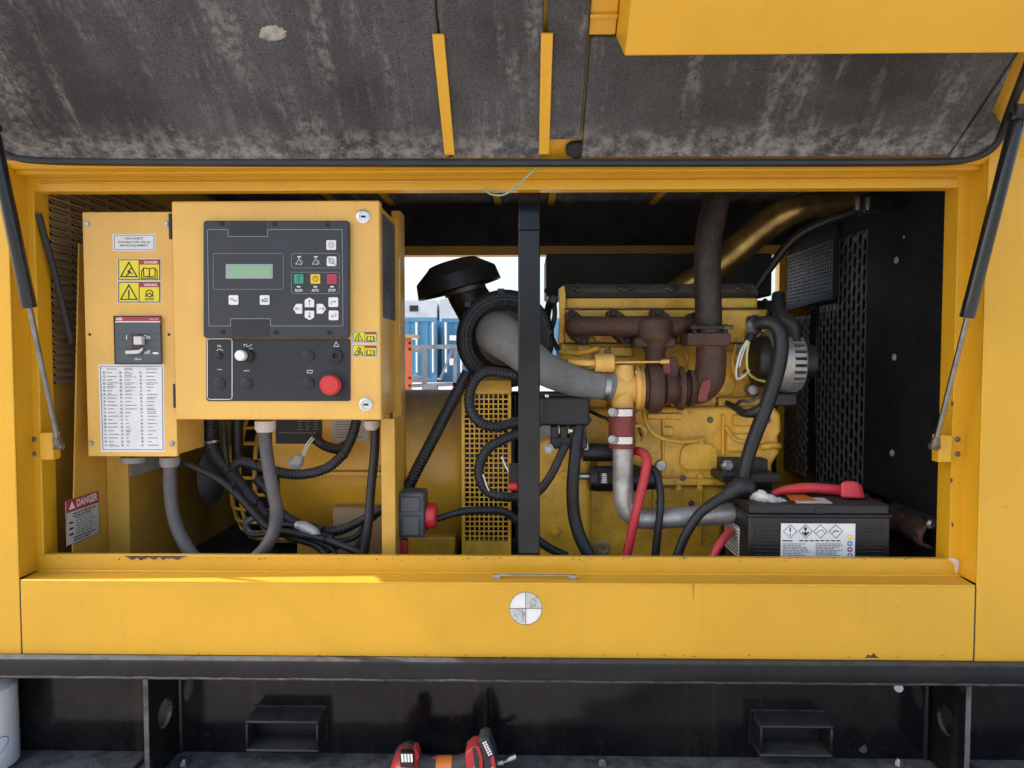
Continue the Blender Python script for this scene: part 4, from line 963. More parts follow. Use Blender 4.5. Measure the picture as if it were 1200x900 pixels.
b = MB(); b.tube([P(354, 534, 0.2), P(359, 521, 0.2), P(366, 512, 0.2)], S(1, .2), 6, 4); b.tube([P(356, 535, 0.2), P(361, 523, 0.2), P(368, 514, 0.2)], S(1, .2), 6, 4); b.build('wire', 'wire_white', w1)
hose('hose', 'short dark hose curving behind the clear connector', [(368, 513, 0.22, 6), (380, 522, 0.22, 6), (395, 526, 0.2, 6), (405, 522, 0.19, 6)], 'conduit_black')
b = MB(); c = P(246, 558, 0.3); b.lathe([(0, S(14, .3)), (0.003, S(16, .3)), (0.02, S(16, .3)), (0.022, S(13, .3)), (0.024, S(4, .3))], c, (0.55, -0.83, 0), 26)
for i, v in enumerate(b.v): b.v[i] = Vector((v.x, v.y, c.z + (v.z - c.z) * 2.0))
b.build('rubber_grommet', 'black_plastic', None, label='large oval black rubber grommet beside the conduit bundle', cat='grommet')
b = MB(); b.pb(390, 595, 450, 668, 0.26, 0.36); b.build('cardboard_box', 'cardboard', None, 0.002, label='plain cardboard box on the floor behind the cables', cat='box')
# =================================================================== ALTERNATOR (generator end)
AY, AZ, AR = 0.50, ZC - 0.30, 0.205
alt = thing('alternator', (P(430, 550, 0.3).x, AY, ZFLOOR), 'large yellow generator barrel lying behind the control panel', 'generator')
xa, xb = P(326, 560, 0.3).x, P(541, 560, 0.3).x
MB().lathe([(0, AR * 0.6), (0.002, AR * 0.96), (0.015, AR), (xb - xa - 0.01, AR), (xb - xa, AR * 0.97)], (xa, AY, AZ), (1, 0, 0), 56).build('barrel', 'barrel_yellow', alt)
MB().box(xa + 0.03, xb - 0.02, AY - 0.16, AY + 0.16, ZFLOOR + 0.0005, AZ - AR * 0.75).build('foot', 'engine_yellow', alt, 0.004)
# end bell with slotted guard on its left
xe = P(268, 600, 0.33).x
MB().lathe([(0, AR * 0.35), (0.002, AR * 0.78), (0.02, AR * 0.88), (xa - xe - 0.003, AR * 0.9)], (xe, AY, AZ), (1, 0, 0), 48).build('end_bell', 'foam_dark', alt)
gd = MB()
L_ = xa - xe
for k in range(30):
    a0 = 2 * math.pi * k / 30
    pts = []
    for t_, rr in ((0.0, 0.70), (0.012, 0.86), (0.03, 0.96), (L_ * 0.6, 0.985), (L_ - 0.001, 0.985)):
        pts.append((xe - 0.006 + t_, AY + math.cos(a0) * AR * rr, AZ + math.sin(a0) * AR * rr))
    gd.tube(pts, 0.0045, 5, 2)
for t_, rr in ((0.0, 0.70), (0.018, 0.90), (0.045, 0.975), (L_ * 0.62, 0.985), (L_ - 0.004, 0.99)):
    gd.tube([(xe - 0.006 + t_, AY + math.cos(2 * math.pi * k / 40) * AR * rr, AZ + math.sin(2 * math.pi * k / 40) * AR * rr) for k in range(41)], 0.0055, 6, 1)
gd.build('end_guard', 'engine_yellow', alt)
# terminal box on the barrel
tb = MB().box(P(318, 520, 0.27).x, P(458, 520, 0.27).x, 0.27, 0.62, P(390, 552, 0.27).z, P(390, 470, 0.27).z).build('terminal_box', 'barrel_yellow', alt, 0.004)
MB().box(P(318, 555, 0.262).x, P(460, 555, 0.262).x, 0.262, 0.30, P(390, 558, 0.262).z, P(390, 552.6, 0.262).z).build('box_flange', 'barrel_yellow', alt, 0.002)
for px in (345, 391, 443): bolt(tb, P(px, 547, 0.27), 0.006, 'hex', 'engine_yellow')
pl = MB().pb(323, 486, 377, 520, 0.267, 0.2695).build('rating_plate', 'print_black', tb)
b = MB(); rnd = random.Random(6)
for r_ in range(4):
    for q in range(3):
        x = 349 + q * 9; b.pb(x, 493 + r_ * 3.2, x + rnd.uniform(3, 7), 494.4 + r_ * 3.2, 0.2664, 0.2669)
b.pb(327, 506.5, 370, 507.8, 0.2664, 0.2669)
b.build('print', 'print_grey', pl)
pl = MB().pb(389, 490, 432, 517, 0.267, 0.2695).build('data_sheet', 'sticker_grey', tb)
b = MB()
for r_ in range(7): b.pb(393, 494 + r_ * 3, 393 + rnd.uniform(15, 36), 494.8 + r_ * 3, 0.2664, 0.2669)
b.build('print', 'print_grey', pl)
# perforated screen at the drive end
YG = 0.255
gx0, gx1 = P(541, 550, YG).x, P(599, 550, YG).x; gz0, gz1 = ZFLOOR + 0.01, P(570, 462, YG).z
gp = MB()
gp.box(gx0, gx0 + 0.008, YG - 0.004, YG + 0.02, gz0, gz1); gp.box(gx1 - 0.008, gx1, YG - 0.004, YG + 0.02, gz0, gz1)
gp.box(gx0 + 0.008, gx1 - 0.008, YG - 0.004, YG + 0.02, gz0, P(570, 634, YG).z)
gp.build('screen_frame', 'engine_yellow', alt, 0.001)
hd = MB(); hd.prism([(gx0, YG - 0.004, gz1), (gx0, YG - 0.003, gz1 + 0.015), (gx0, YG + 0.012, gz1 + 0.032), (gx0, YG + 0.16, gz1 + 0.05), (gx0, YG + 0.16, gz1)], (gx1 - gx0, 0, 0)); hd.build('screen_hood', 'engine_yellow', alt, 0.003)
sc = MB(); nx = 9; nz = 30; zA = P(570, 634, YG).z
for i in range(1, nx):
    x = gx0 + 0.008 + (gx1 - gx0 - 0.016) * i / nx; sc.box(x - 0.0016, x + 0.0016, YG, YG + 0.002, zA, gz1)
for j in range(1, nz):
    z = zA + (gz1 - zA) * j / nz; sc.box(gx0 + 0.008, gx1 - 0.008, YG + 0.0003, YG + 0.0023, z - 0.0016, z + 0.0016)
sc.build('screen_mesh', 'engine_yellow', alt, kind='stuff')
MB().lathe([(0, 0.19), (0.12, 0.19)], (gx0 + 0.003, AY, AZ), (1, 0, 0), 40).build('fan', 'black_plastic', alt)
# =================================================================== DIESEL ENGINE
eng = thing('diesel_engine', (P(790, 560, 0.4).x, 0.45, ZFLOOR), 'grimy yellow diesel engine block with brown exhaust manifold in the middle of the bay', 'engine')
EY = 'engine_yellow'
MB().pb(657, 401, 906, 482, 0.345, 0.62).build('block', EY, eng, 0.006, 3)
ck = MB(); ck.pp([(662, 479), (908, 476), (915, 486), (916, 505), (912, 512), (914, 530), (905, 545), (905, 566), (662, 566)], 0.295, 0.6); ck.build('crankcase', EY, eng, 0.008, 3)
MB().pb(661, 561, 862, 569, 0.275, 0.6).build('sump_rail', EY, eng, 0.003)
MB().pp([(668, 569.5), (856, 569.5), (852, 600), (840, 672), (690, 672)], 0.30, 0.58).build('oil_sump', EY, eng, 0.012, 3)
MB().pb(662, 362.5, 905, 402, 0.325, 0.61).build('cylinder_head', EY, eng, 0.005, 3)
MB().pb(663, 349, 888, 361.8, 0.355, 0.6).build('rocker_cover', EY, eng, 0.004, 3)
rc = MB(); z0 = P(770, 348.5, 0.355).z; z1 = P(770, 333, 0.40).z
x0, x1 = P(661, 340, 0.36).x, P(889, 340, 0.36).x
rc.prism([(x0, 0.352, z0), (x0, 0.356, z0 + 0.012), (x0, 0.395, z1), (x0, 0.59, z1), (x0, 0.59, z0)], (x1 - x0, 0, 0))
rk = rc.build('cover_top', 'cover_dusty', eng, 0.004, 3)
for px in (678, 732, 786, 868):
    c = P(px, 340, 0.365)
    b = MB(); b.lathe([(0, 0.012), (0.008, 0.012), (0.01, 0.007), (0.02, 0.006)], c, (0, -0.8, 0.6), 10)
    b.tube([c + Vector((-0.018, 0, 0.002)), c + Vector((0, -0.008, 0.006)), c + Vector((0.018, 0, 0.002))], 0.005, 8, 4)
    b.build('cover_clip', 'bolt_dark', eng)
b = MB(); b.pp([(655, 338), (661, 334), (663, 345), (662, 372), (661, 402), (654, 402), (656, 370)], 0.335, 0.36); b.build('end_plate', EY, eng, 0.002)
MB().pb(871, 352, 885, 359, 0.3535, 0.3548).build('warning_sticker', 'sticker_yellow', eng)
# small castings on the block face
def boss(px, py, r, Y, h, m=EY, name='boss', n=20):
    return MB().lathe([(0, S(r, Y)), (h * 0.7, S(r, Y)), (h, S(r * 0.85, Y)), (h * 1.02, S(r * 0.2, Y))], P(px, py, Y), (0, -1, 0), n).build(name, m, eng)
b = MB().lathe([(0, S(17, .345)), (0.01, S(16, .345)), (0.012, S(13, .345)), (0.006, S(11.5, .345)), (0.006, S(2, .345))], P(848, 452, 0.345), (0, -1, 0), 26).build('core_plug', EY, eng)
boss(850, 471, 6, 0.345, 0.022, 'zinc', 'sensor'); boss(878, 456, 7, 0.345, 0.03, 'zinc', 'pipe_fitting', 6); boss(774, 545, 6.5, 0.295, 0.01, 'zinc', 'core_plug')
boss(728, 500, 9, 0.295, 0.03); boss(700, 395, 5, 0.325, 0.015); boss(880, 392, 8, 0.325, 0.02); boss(893, 385, 5, 0.325, 0.012)
boss(820, 558, 4, 0.295, 0.01); boss(845, 557, 4, 0.295, 0.01)
MB().pp([(798, 531), (803, 522), (818, 517), (836, 522), (841, 531), (841, 546), (837, 551), (801, 551), (797, 545)], 0.283, 0.2945).build('access_cover', EY, eng, 0.003, 3)
for px, py in ((806, 527), (836, 527), (803, 546), (837, 547), (822, 519)): bolt(eng, P(px, py, 0.283), 0.0055, 'hex', EY)
for x0, y0, x1, y1, Y0, Y1 in ((785, 444, 800, 482, .32, .346), (808, 452, 840, 478, .325, .346), (842, 466, 900, 480, .315, .346), (690, 452, 712, 480, .32, .346), (866, 402, 902, 445, .33, .346), (700, 406, 714, 420, .32, .346), (676, 404, 694, 430, .325, .346), (758, 484, 800, 492, .285, .2955), (860, 486, 900, 500, .285, .2955), (664, 424, 690, 446, .315, .346), (714, 406, 742, 418, .325, .346), (850, 410, 862, 440, .33, .346), (700, 540, 716, 556, .28, .2955), (776, 500, 790, 512, .283, .2955), (852, 508, 886, 530, .286, .2955), (664, 462, 684, 478, .32, .346)):
    MB().pb(x0, y0, x1, y1, Y0, Y1).build('casting_rib', EY, eng, 0.005, 3)
b = MB(); b.tube([P(893, 524, .29), P(900, 523, .283), P(908, 522, .285), P(912, 523, .295)], S(4, .29), 10, 4); b.build('lifting_lug', EY, eng)
for px, py in ((665, 408), (684, 408), (756, 472), (810, 484), (860, 490), (896, 508), (870, 540), (900, 552), (688, 545), (760, 560), (795, 572), (820, 572), (712, 572), (740, 572)):
    Y = .345 if py < 480 else (.295 if py < 562 else .275)
    bolt(eng, P(px, py, Y), 0.0058, 'hex', EY)
# oil lines
b = MB(); b.tube([P(754, 478, .27), P(757, 495, .26), P(768, 510, .26), P(790, 517, .265), P(812, 517, .275), P(826, 514, .285)], S(2.6, .27), 8, 6); b.build('oil_line', EY, eng)
b = MB(); b.tube([P(742, 500, .24), P(750, 499, .24), P(756, 506, .24), P(752, 516, .26)], S(2, .25), 8, 6); b.build('oil_line', 'engine_yellow', eng)
for k, (p0, p1, p2) in enumerate((((660, 420), (680, 422), (700, 425)), ((657, 412), (680, 414), (702, 408)), ((660, 428), (676, 434), (700, 430)))):
    b = MB(); b.tube([P(*p0, .31), P(*p1, .28), P(*p2, .27)], S(3.4 - k * .6, .29), 8, 6); b.build('fuel_line', EY, eng)
# flywheel housing at the left end
fh = MB(); fh.pp([(626, 520), (640, 512), (692, 512), (694, 540), (693, 640), (688, 655), (626, 660)], 0.265, 0.55); fh.build('flywheel_housing', EY, eng, 0.014, 3)
bolt(eng, P(650, 622, 0.265), 0.012, 'hex', EY); bolt(eng, P(661, 555, 0.265), 0.010, 'hex', EY); bolt(eng, P(665, 590, 0.265), 0.007, 'hex', EY)
MB().pb(676, 636, 686, 645, 0.29, 0.30).build('drain_lug', 'gland_grey', eng)
b = MB(); b.tube([P(698, 640, .285), P(706, 636, .28), P(713, 642, .28), P(708, 648, .283), P(700, 644, .285)], S(2.3, .28), 8, 5); b.build('drain_clip', 'gland_grey', eng)
for x0, y0, x1, y1, Y0 in ((661, 401.3, 906, 402.8, .3235), (663, 361.4, 889, 362.6, .3235), (661, 478.3, 908, 479.6, .343), (662, 560, 862, 561, .2935)):
    MB().pb(x0, y0, x1, y1, Y0, Y0 + 0.05).build('gasket', 'print_black', eng)
for k_ in range(9): bolt(eng, P(676 + k_ * 27, 397.5, .325), 0.0055, 'hex', EY)
for k_ in range(10): bolt(eng, P(670 + k_ * 20.5, 565, .275), 0.0050, 'hex', EY)
for px, py in ((820, 418), (836, 436), (862, 418), (895, 412), (896, 440), (872, 470), (890, 470), (812, 462), (836, 470), (790, 455), (790, 472), (696, 462), (706, 474), (668, 470)):
    bolt(eng, P(px, py, .326), 0.0055, 'hex', EY)
for k_, (pts) in enumerate(([(800, 408, .3), (806, 420, .29), (800, 436, .3), (790, 444, .315)], [(862, 404, .31), (858, 424, .30), (864, 446, .31)], [(655, 446, .31), (668, 452, .29), (690, 450, .28), (706, 458, .29)], [(850, 500, .285), (862, 515, .28), (880, 518, .28), (896, 512, .285)])):
    b = MB(); b.tube([P(*q_) for q_ in pts], S(2.2, .3), 8, 6); b.build('fuel_line', EY, eng)
fpm = MB(); fpm.lathe([(0, S(10, .3)), (0.01, S(12, .3)), (0.03, S(12, .3)), (0.032, S(8, .3)), (0.045, S(7, .3))], P(676, 436, .33), (0, -1, 0), 18); fpm.build('fuel_pump', EY, eng)
MB().lathe([(0, S(9, .3)), (0.05, S(9, .3)), (0.055, S(6, .3))], P(722, 555, .29), (0, -1, 0), 16).build('oil_plug', EY, eng)
for pts, r_, m_ in (([(692, 482, .27), (704, 488, .25), (716, 496, .25), (735, 540, .27), (760, 552, .27)], 2.2, 'rubber'), ([(640, 340, .4), (648, 350, .37), (650, 370, .36), (646, 392, .36), (654, 410, .35)], 3, 'rubber'), ([(645, 352, .42), (641, 372, .4), (644, 396, .38)], 4.5, 'black_satin'), ([(896, 352, .36), (902, 362, .33), (898, 374, .3), (884, 380, .3)], 3, 'rubber'), ([(862, 476, .30), (868, 470, .28), (880, 470, .27), (892, 462, .27)], 2, 'bolt_dark'), ([(752, 512, .27), (748, 500, .26), (740, 492, .26)], 1.6, 'bolt_dark')):
    hose('wiring_loom', '', [(*q_, r_) for q_ in pts], m_, parent=eng, n=8)
for px, py in ((648, 352), (642, 390), (900, 360)): MB().lathe([(0, S(6, .36)), (0.02, S(6, .36)), (0.024, S(4, .36))], P(px, py, .36), (0, -1, 0), 12).build('sensor', 'black_satin', eng)
MB().pb(864, 404, 884, 412, .3238, .3248).build('data_plate', 'gland_grey', eng)
for px, py, Y, m_ in ((758, 500, .295, 'zinc'), (792, 470, .32, 'bolt_dark'), (866, 548, .295, 'bolt_dark'), (832, 492, .295, 'bolt_dark'), (744, 470, .345, 'bolt_dark'), (900, 492, .295, 'bolt_dark'), (712, 412, .32, 'bolt_dark'), (838, 410, .345, 'zinc'), (874, 436, .33, 'bolt_dark'), (690, 492, .295, 'bolt_dark'), (800, 560, .275, 'bolt_dark'), (772, 588, .30, 'bolt_dark'), (810, 590, .30, 'bolt_dark'), (836, 588, .30, 'bolt_dark')):
    bolt(eng, P(px, py, Y), 0.0062, 'hex', m_)
MB().pb(776, 486, 779, 558, .2855, .2948).build('casting_rib', EY, eng, 0.0015)
MB().pb(846, 486, 849, 535, .2855, .2948).build('casting_rib', EY, eng, 0.0015)
MB().pb(765, 574, 768, 640, .292, .2995).build('casting_rib', EY, eng, 0.0015)
MB().pb(820, 574, 823, 640, .292, .2995).build('casting_rib', EY, eng, 0.0015)
# ---- exhaust manifold
IB = 'cast_iron_brown'
man = MB(); Ym = 0.255
man.tube([P(676, 391, .30), P(673, 384, .275), P(680, 382, Ym), (P(715, 382.5, Ym)), P(760, 383, Ym), P(800, 383, Ym), P(818, 384, .27)], [S(10, Ym), S(11, Ym), S(11.5, Ym), S(11.5, Ym), S(13, Ym), S(11.5, Ym), S(10, Ym)], 18, 6)
man.tube([P(766, 383, Ym), P(767, 398, .245), P(767.5, 412, .235), P(768, 430, .215)], [S(24, Ym), S(21, Ym), S(12, Ym), S(11, Ym)], 18, 6)
mo = man.build('exhaust_manifold', IB, eng)
def flange(pix, Y0=0.272, Y1=0.3245):
    return MB().pp(pix, Y0, Y1).build('manifold_flange', IB, mo, 0.003)
flange([(663, 366), (670, 362), (676, 365), (690, 378), (692, 394), (690, 401), (684, 404), (677, 401), (664, 388)])
flange([(711, 372), (713, 364), (719, 361), (725, 364), (737, 373), (742, 395), (738, 402), (730, 403), (716, 390)])
flange([(763, 372), (765, 363), (771, 360), (777, 363), (789, 373), (795, 395), (790, 402), (782, 402), (768, 390)])
flange([(806, 372), (812, 366), (819, 368), (826, 380), (828, 398), (820, 401), (808, 390)])
for px, py in ((670, 368), (684, 399), (719, 367), (735, 398.5), (771, 366), (788, 398), (814, 370)): bolt(mo, P(px, py, .272), 0.0072, 'hex', 'exhaust_steel')
MB().pb(744, 396, 792, 407, 0.222, 0.29).build('turbo_flange', IB, mo, 0.004, 3)
# =================================================================== TURBOCHARGER
Yt = 0.215; tz = 455
tur = thing('turbocharger', P(770, 480, Yt), 'brown cast iron turbocharger with yellow compressor elbow under the manifold', 'turbocharger')
tc = P(742, tz, Yt)
def tx(px): return P(px, tz, Yt).x - tc.x
q = lambda n: S(n, Yt)
MB().lathe([(tx(753), q(8)), (tx(753.3), q(22)), (tx(757), q(23)), (tx(757.5), q(20)), (tx(758), q(26)), (tx(761), q(29)), (tx(768), q(30)), (tx(774), q(27)), (tx(777), q(19)), (tx(778), q(17))], tc, (1, 0, 0), 40).build('turbine_housing', IB, tur)
MB().lathe([(tx(777), q(16)), (tx(779), q(19)), (tx(786), q(18)), (tx(793), q(17)), (tx(794), q(25)), (tx(799), q(26)), (tx(800), q(23)), (tx(802), q(20)), (tx(803), q(16)), (tx(806), q(16)), (tx(807), q(22)), (tx(812), q(21))], tc, (1, 0, 0), 36).build('bearing_housing', IB, tur)
b = MB(); b.tube([P(809, 456, Yt), P(820, 454, Yt), P(830, 444, Yt), P(833, 428, Yt), P(833, 406, Yt)], [q(18.5), q(19), q(18.5), q(17.5), q(17)], 22, 6); b.build('outlet_elbow', IB, tur)
MB().pp([(776, 418), (792, 418), (797, 430), (795, 446), (778, 446)], Yt - 0.02, Yt + 0.01).build('wastegate_body', IB, tur, 0.004)
MB().pp([(777, 426), (786, 426), (786, 438), (777, 438)], Yt - 0.026, Yt - 0.021).build('tag_plate', 'silicone_red', tur, 0.001)
MB().pp([(823, 447), (832, 444), (834, 450), (828, 471), (819, 471), (818, 465)], Yt - 0.052, Yt - 0.043).build('heat_tag', 'silicone_red', tur, 0.002)
for a in range(5):
    t_ = R(72 * a + 20); p = tc + Vector((tx(794), math.cos(t_) * q(22), math.sin(t_) * q(22))); bolt(tur, p, 0.006, 'hex', IB, (-1, 0, 0))
# yellow compressor side
MB().lathe([(tx(742), q(14)), (tx(743), q(26)), (tx(747), q(27.5)), (tx(748), q(24)), (tx(750), q(24)), (tx(751), q(26)), (tx(752.5), q(25)), (tx(753), q(20))], tc, (1, 0, 0), 36).build('compressor_ring', 'cabinet_yellow', tur)
b = MB(); cE = P(730, 452, Yt - 0.02)
b.lathe([(-q(28), q(12.5)), (0, q(12.8)), (q(18), q(12.6)), (q(24), q(11)), (q(25.5), q(6))], cE, (0, 0, 1), 24)
b.cyl(P(716, 452, Yt - 0.02), P(742, 455, Yt - 0.005), q(17.5), q(19), 24)
b.build('compressor_elbow', 'cabinet_yellow', tur)
for a in range(6):
    t_ = R(60 * a + 10); p = tc + Vector((tx(743), math.cos(t_) * q(25), math.sin(t_) * q(25))); bolt(tur, p, 0.004, 'hex', 'cabinet_yellow', (-1, 0, 0))
ac = thing('wastegate_actuator', P(708, 437, 0.17), 'small yellow wastegate canister with thin rod above the grey intake hose', 'actuator')
p0 = P(697, 425, 0.17); L1 = S(23, .17)
MB().lathe([(0, S(8, .17)), (0.001, S(10.5, .17)), (L1 * 0.42, S(10.8, .17)), (L1 * 0.43, S(11.6, .17)), (L1 * 0.50, S(11.6, .17)), (L1 * 0.51, S(10.8, .17)), (L1 * 0.93, S(10.8, .17)), (L1, S(8, .17))], p0, (1, 0, 0), 24).build('canister', 'cabinet_yellow', ac)
MB().cyl(P(719, 424.5, .17), P(778, 424, .17), S(1.3, .17), n=8).build('rod', 'cabinet_yellow', ac)
MB().cyl(P(774, 424, .17), P(784, 423.5, .17), S(2.6, .17), n=8).build('rod_end', 'cabinet_yellow', ac)
b = MB(); b.tube([P(697, 425, .17), P(685, 425, .17), P(668, 424, .19)], S(4.2, .17), 10, 4); b.build('inlet_pipe', 'cabinet_yellow', ac)
# =================================================================== AIR CLEANER + INTAKE HOSE
acl = thing('air_cleaner', P(585, 450, 0.5), 'black round air cleaner with mushroom rain cap against the sky', 'air cleaner')
YA = 0.34; c = P(592, 397, YA); r = S(56, YA)
MB().lathe([(-0.4, r * 0.9), (-0.05, r * .97), (-0.048, r * 1.0), (-0.04, r * 1.0), (-0.038, r * .97), (-0.02, r * .98), (-0.018, r * 1.03), (-0.004, r * 1.03), (0, r * .98), (0.001, r * .93), (0.006, r * 0.92), (0.007, r * 0.86), (0.004, r * 0.85), (0.004, r * 0.80), (0.009, r * 0.79), (0.012, r * 0.70), (0.03, r * 0.56)], c, (0, -1, 0), 56).build('housing', 'black_plastic', acl, ang=25)
for k_ in range(16):
    a = 2 * math.pi * k_ / 16; u = Vector((math.cos(a), 0, math.sin(a))); t_ = Vector((-math.sin(a), 0, math.cos(a)))
    MB().obox(c + u * r * 0.745 + Vector((0, -0.012, 0)), u * r * 0.05, t_ * 0.0018, Vector((0, 0.004, 0))).build('rib', 'black_plastic', acl)
for px, py, a in ((587, 341, 0), (548, 356, -35)):
    MB().pb(px - 4, py - 3, px + 4, py + 4, YA - 0.002, YA + 0.03).build('clip', 'black_plastic', acl, 0.001)
b = MB(); b.tube([P(566, 372, .45), P(552, 352, .45), P(541, 333, .45)], [S(27, .45), S(23.5, .45), S(22, .45)], 26, 4); b.build('inlet_neck', 'black_plastic', acl)
ax = Vector((-0.27, -0.05, 0.96)).normalized()
cc = P(546, 343, .45)
MB().lathe([(0, S(23, .45)), (0.001, S(24.6, .45)), (0.012, S(24.6, .45)), (0.013, S(23, .45))], cc, ax, 30).build('band_clamp', 'bolt_dark', acl)
k = S(1, .45)
MB().lathe([(0.012, 18 * k), (0.010, 46 * k), (-0.006, 48.5 * k), (-0.007, 50 * k), (0.0, 49.5 * k), (0.030, 47.5 * k), (0.034, 45.5 * k), (0.058, 31 * k), (0.064, 28 * k), (0.066, 24 * k), (0.0665, 3 * k)], P(538, 336, .45) , ax, 40).build('rain_cap', 'black_plastic', acl)
b = MB(); b.tube([P(584, 392, .335), P(585, 392, .27), P(591, 396, .215), P(612, 413, .185), P(640, 433, .175), P(668, 445, .18), P(694, 450.5, .19), P(720, 452, .195)], [S(27, .33), S(26.5, .27), S(25, .21), S(22, .19), S(19.5, .18), S(18, .18), S(17, .19), S(17, .195)], 26, 8)
ih = b.build('intake_hose', 'hose_grey', None, ang=60, label='wide weathered grey rubber hose from air cleaner to turbocharger', cat='hose')
b = MB(); b.tube([P(707, 451, .192), P(713, 451.5, .193)], [S(18, .19)] * 2, 26, smooth=False); b.build('band_clamp', 'zinc', ih)
# =================================================================== CHARGE AIR PIPE
chp = thing('charge_pipe', P(731, 600, .18), 'bare aluminium pipe bending right below a red silicone coupler', 'pipe')
b = MB(); b.tube([P(730, 522, .17), P(730, 550, .17), P(730.5, 578, .17), P(733, 594, .17), P(742, 604, .17), P(758, 608, .17), P(800, 606, .17), P(850, 602, .17), P(885, 600, .17)], S(12, .17), 22, 8); b.build('bent_pipe', 'aluminium', chp, ang=60)
b = MB(); b.lathe([(0, S(15, .17)), (S(8, .17), S(16, .17)), (S(24, .17), S(15.5, .17)), (S(40, .17), S(16, .17)), (S(47, .17), S(15, .17))], P(729, 478, .17), (0, 0, -1), 26); b.build('coupler', 'silicone_red', chp)
for py in (482.5, 514.5):
    cl = MB().lathe([(-S(4, .17), S(16.8, .17)), (S(4, .17), S(16.8, .17))], P(729.5, py, .17), (0, 0, -1), 26).build('hose_clamp', 'chrome', chp)
    p = P(717, py, .145)
    MB().lathe([(0, 0.009), (0.012, 0.0095), (0.013, 0.007), (0.010, 0.006)], p, (0, -1, 0), 14).build('clamp_screw', 'zinc', cl)
# =================================================================== EXHAUST PIPE
exh = thing('exhaust_pipe', P(832, 406, .215), 'dark vertical exhaust pipe rising from the turbocharger to the roof', 'pipe')
b = MB(); b.tube([P(831, 391, .215), P(830, 360, .215), P(829, 310, .215), P(831, 275, .22), P(837, 245, .225), P(845, 215, .235), P(850, 185, .24)], S(15.2, .22), 24, 8); b.build('pipe', 'exhaust_steel', exh, ang=60)
MB().pp(rrect(806, 390, 857, 405, 3, 3), .175, .255).build('flange', IB, exh, 0.003)
MB().pp(rrect(809, 381, 856, 386, 2, 2), .178, .252).build('flange', 'exhaust_steel', exh, 0.002)
MB().lathe([(0, S(18, .215)), (S(9, .215), S(19, .215))], P(831, 391, .215), (0, 0, 1), 24).build('collar', 'exhaust_steel', exh)
for px in (814, 850):
    MB().cyl(P(px, 380, .19), P(px, 404, .19), S(3, .19), n=8).build('stud', 'exhaust_steel', exh)
MB().cyl(P(848, 384, .18), P(859, 383, .18), S(2.5, .18), n=8).build('clamp_bolt', 'bolt_dark', exh)
# zinc plated pipe in the back
b = MB(); b.tube([P(790, 345, .55), P(835, 316, .52), P(870, 287, .50), P(900, 262, .48), P(930, 246, .46), P(965, 239, .46), P(1010, 234, .46), P(1060, 231, .46)], [S(16, .5), S(17, .5), S(17.5, .5), S(17, .5), S(16, .5), S(14, .5), S(13, .5), S(13, .5)], 22, 8)
b.build('coolant_pipe', 'zinc_yellow', None, ang=60, label='iridescent yellow plated pipe slanting up behind the exhaust pipe', cat='pipe')
hose('hose', 'thin dark hose slanting below the yellow plated pipe', [(880, 345, .5, 5), (905, 310, .48, 5), (930, 280, .45, 5), (960, 262, .42, 5), (1000, 248, .4, 5)], 'rubber')
mf = MB(); mf.box(P(640, 320, .72).x, P(905, 320, .72).x, .72, .95, P(770, 347, .72).z, P(770, 297, .72).z); mf.build('muffler', 'muffler_grey', None, 0.005, 2, label='dark grey muffler box behind the engine top', cat='muffler')  # muffler box, widened to the right to block the bright sky behind
# =================================================================== ELECTRONIC CONTROL BOX + STARTER
ecu = thing('junction_box', P(660, 520, .2), 'black electrical junction box with plugs right of the black post', 'junction box')
MB().pb(632, 466, 691, 499, .17, .26).build('case', 'black_plastic', ecu, 0.006, 3)
MB().pb(634, 461, 690, 465, .18, .26).build('lid', 'muffler_grey', ecu, 0.002)
for px in (650, 661, 672, 683): MB().pb(px - 4, 500, px + 4, 514, .178, .22).build('plug', 'black_satin', ecu, 0.002)
for px in (655.5, 666.5): MB().pb(px - 0.6, 502, px + 0.6, 508, .1765, .178).build('plug_latch', 'cabinet_yellow', ecu)
MB().pb(646, 512, 688, 526, .185, .25).build('bracket', 'black_satin', ecu, 0.003)
bolt(ecu, P(641, 464, .17), 0.005, 'dome', 'chrome'); bolt(ecu, P(669, 505, .17), 0.005, 'dome', 'chrome'); bolt(ecu, P(643, 526, .18), 0.009, 'hex', 'zinc')
hose('cable', 'black cable curving down from the junction box plugs behind the post', [(662, 522, .17, 5.10), (655, 538, .165, 5.10), (645, 558, .16, 5.10), (632, 575, .16, 5.10), (618, 582, .17, 5.10)], 'rubber', 'cable')
stm = thing('starter_motor', P(705, 580, .24), 'black starter motor with silver label behind the aluminium pipe', 'starter motor')
c = P(690, 561, .235)
MB().lathe([(0, S(9, .235)), (0.002, S(14, .235)), (0.02, S(15, .235)), (S(60, .235), S(15, .235)), (S(66, .235), S(13, .235)), (S(80, .235), S(12, .235))], c, (1, 0, 0), 26).build('motor_body', 'black_satin', stm)
MB().lathe([(0, S(7, .24)), (0.002, S(10.5, .24)), (S(45, .24), S(10.5, .24)), (S(46, .24), S(8, .24)), (S(60, .24), S(7, .24))], P(682, 530, .24), (1, 0, 0), 22).build('solenoid', 'black_satin', stm)
b = MB(); 
for k_ in range(7):
    a0 = R(-28 + 56 * k_ / 7); a1 = R(-28 + 56 * (k_ + 1) / 7); rr = S(15.3, .235)
    xL, xR = P(699, 556, .22).x, P(719, 556, .22).x
    f = lambda a, x: (x, c.y - rr * math.cos(a), c.z + rr * math.sin(a) + 0.004)
    b.add([f(a0, xL), f(a0, xR), f(a1, xR), f(a1, xL)], [(0, 1, 2, 3)])
b.build('silver_label', 'chrome', stm, solid=0.0006)
MB().cyl(P(676, 558, .23), P(690, 558, .23), S(4, .23), n=10).build('terminal', 'zinc', stm)
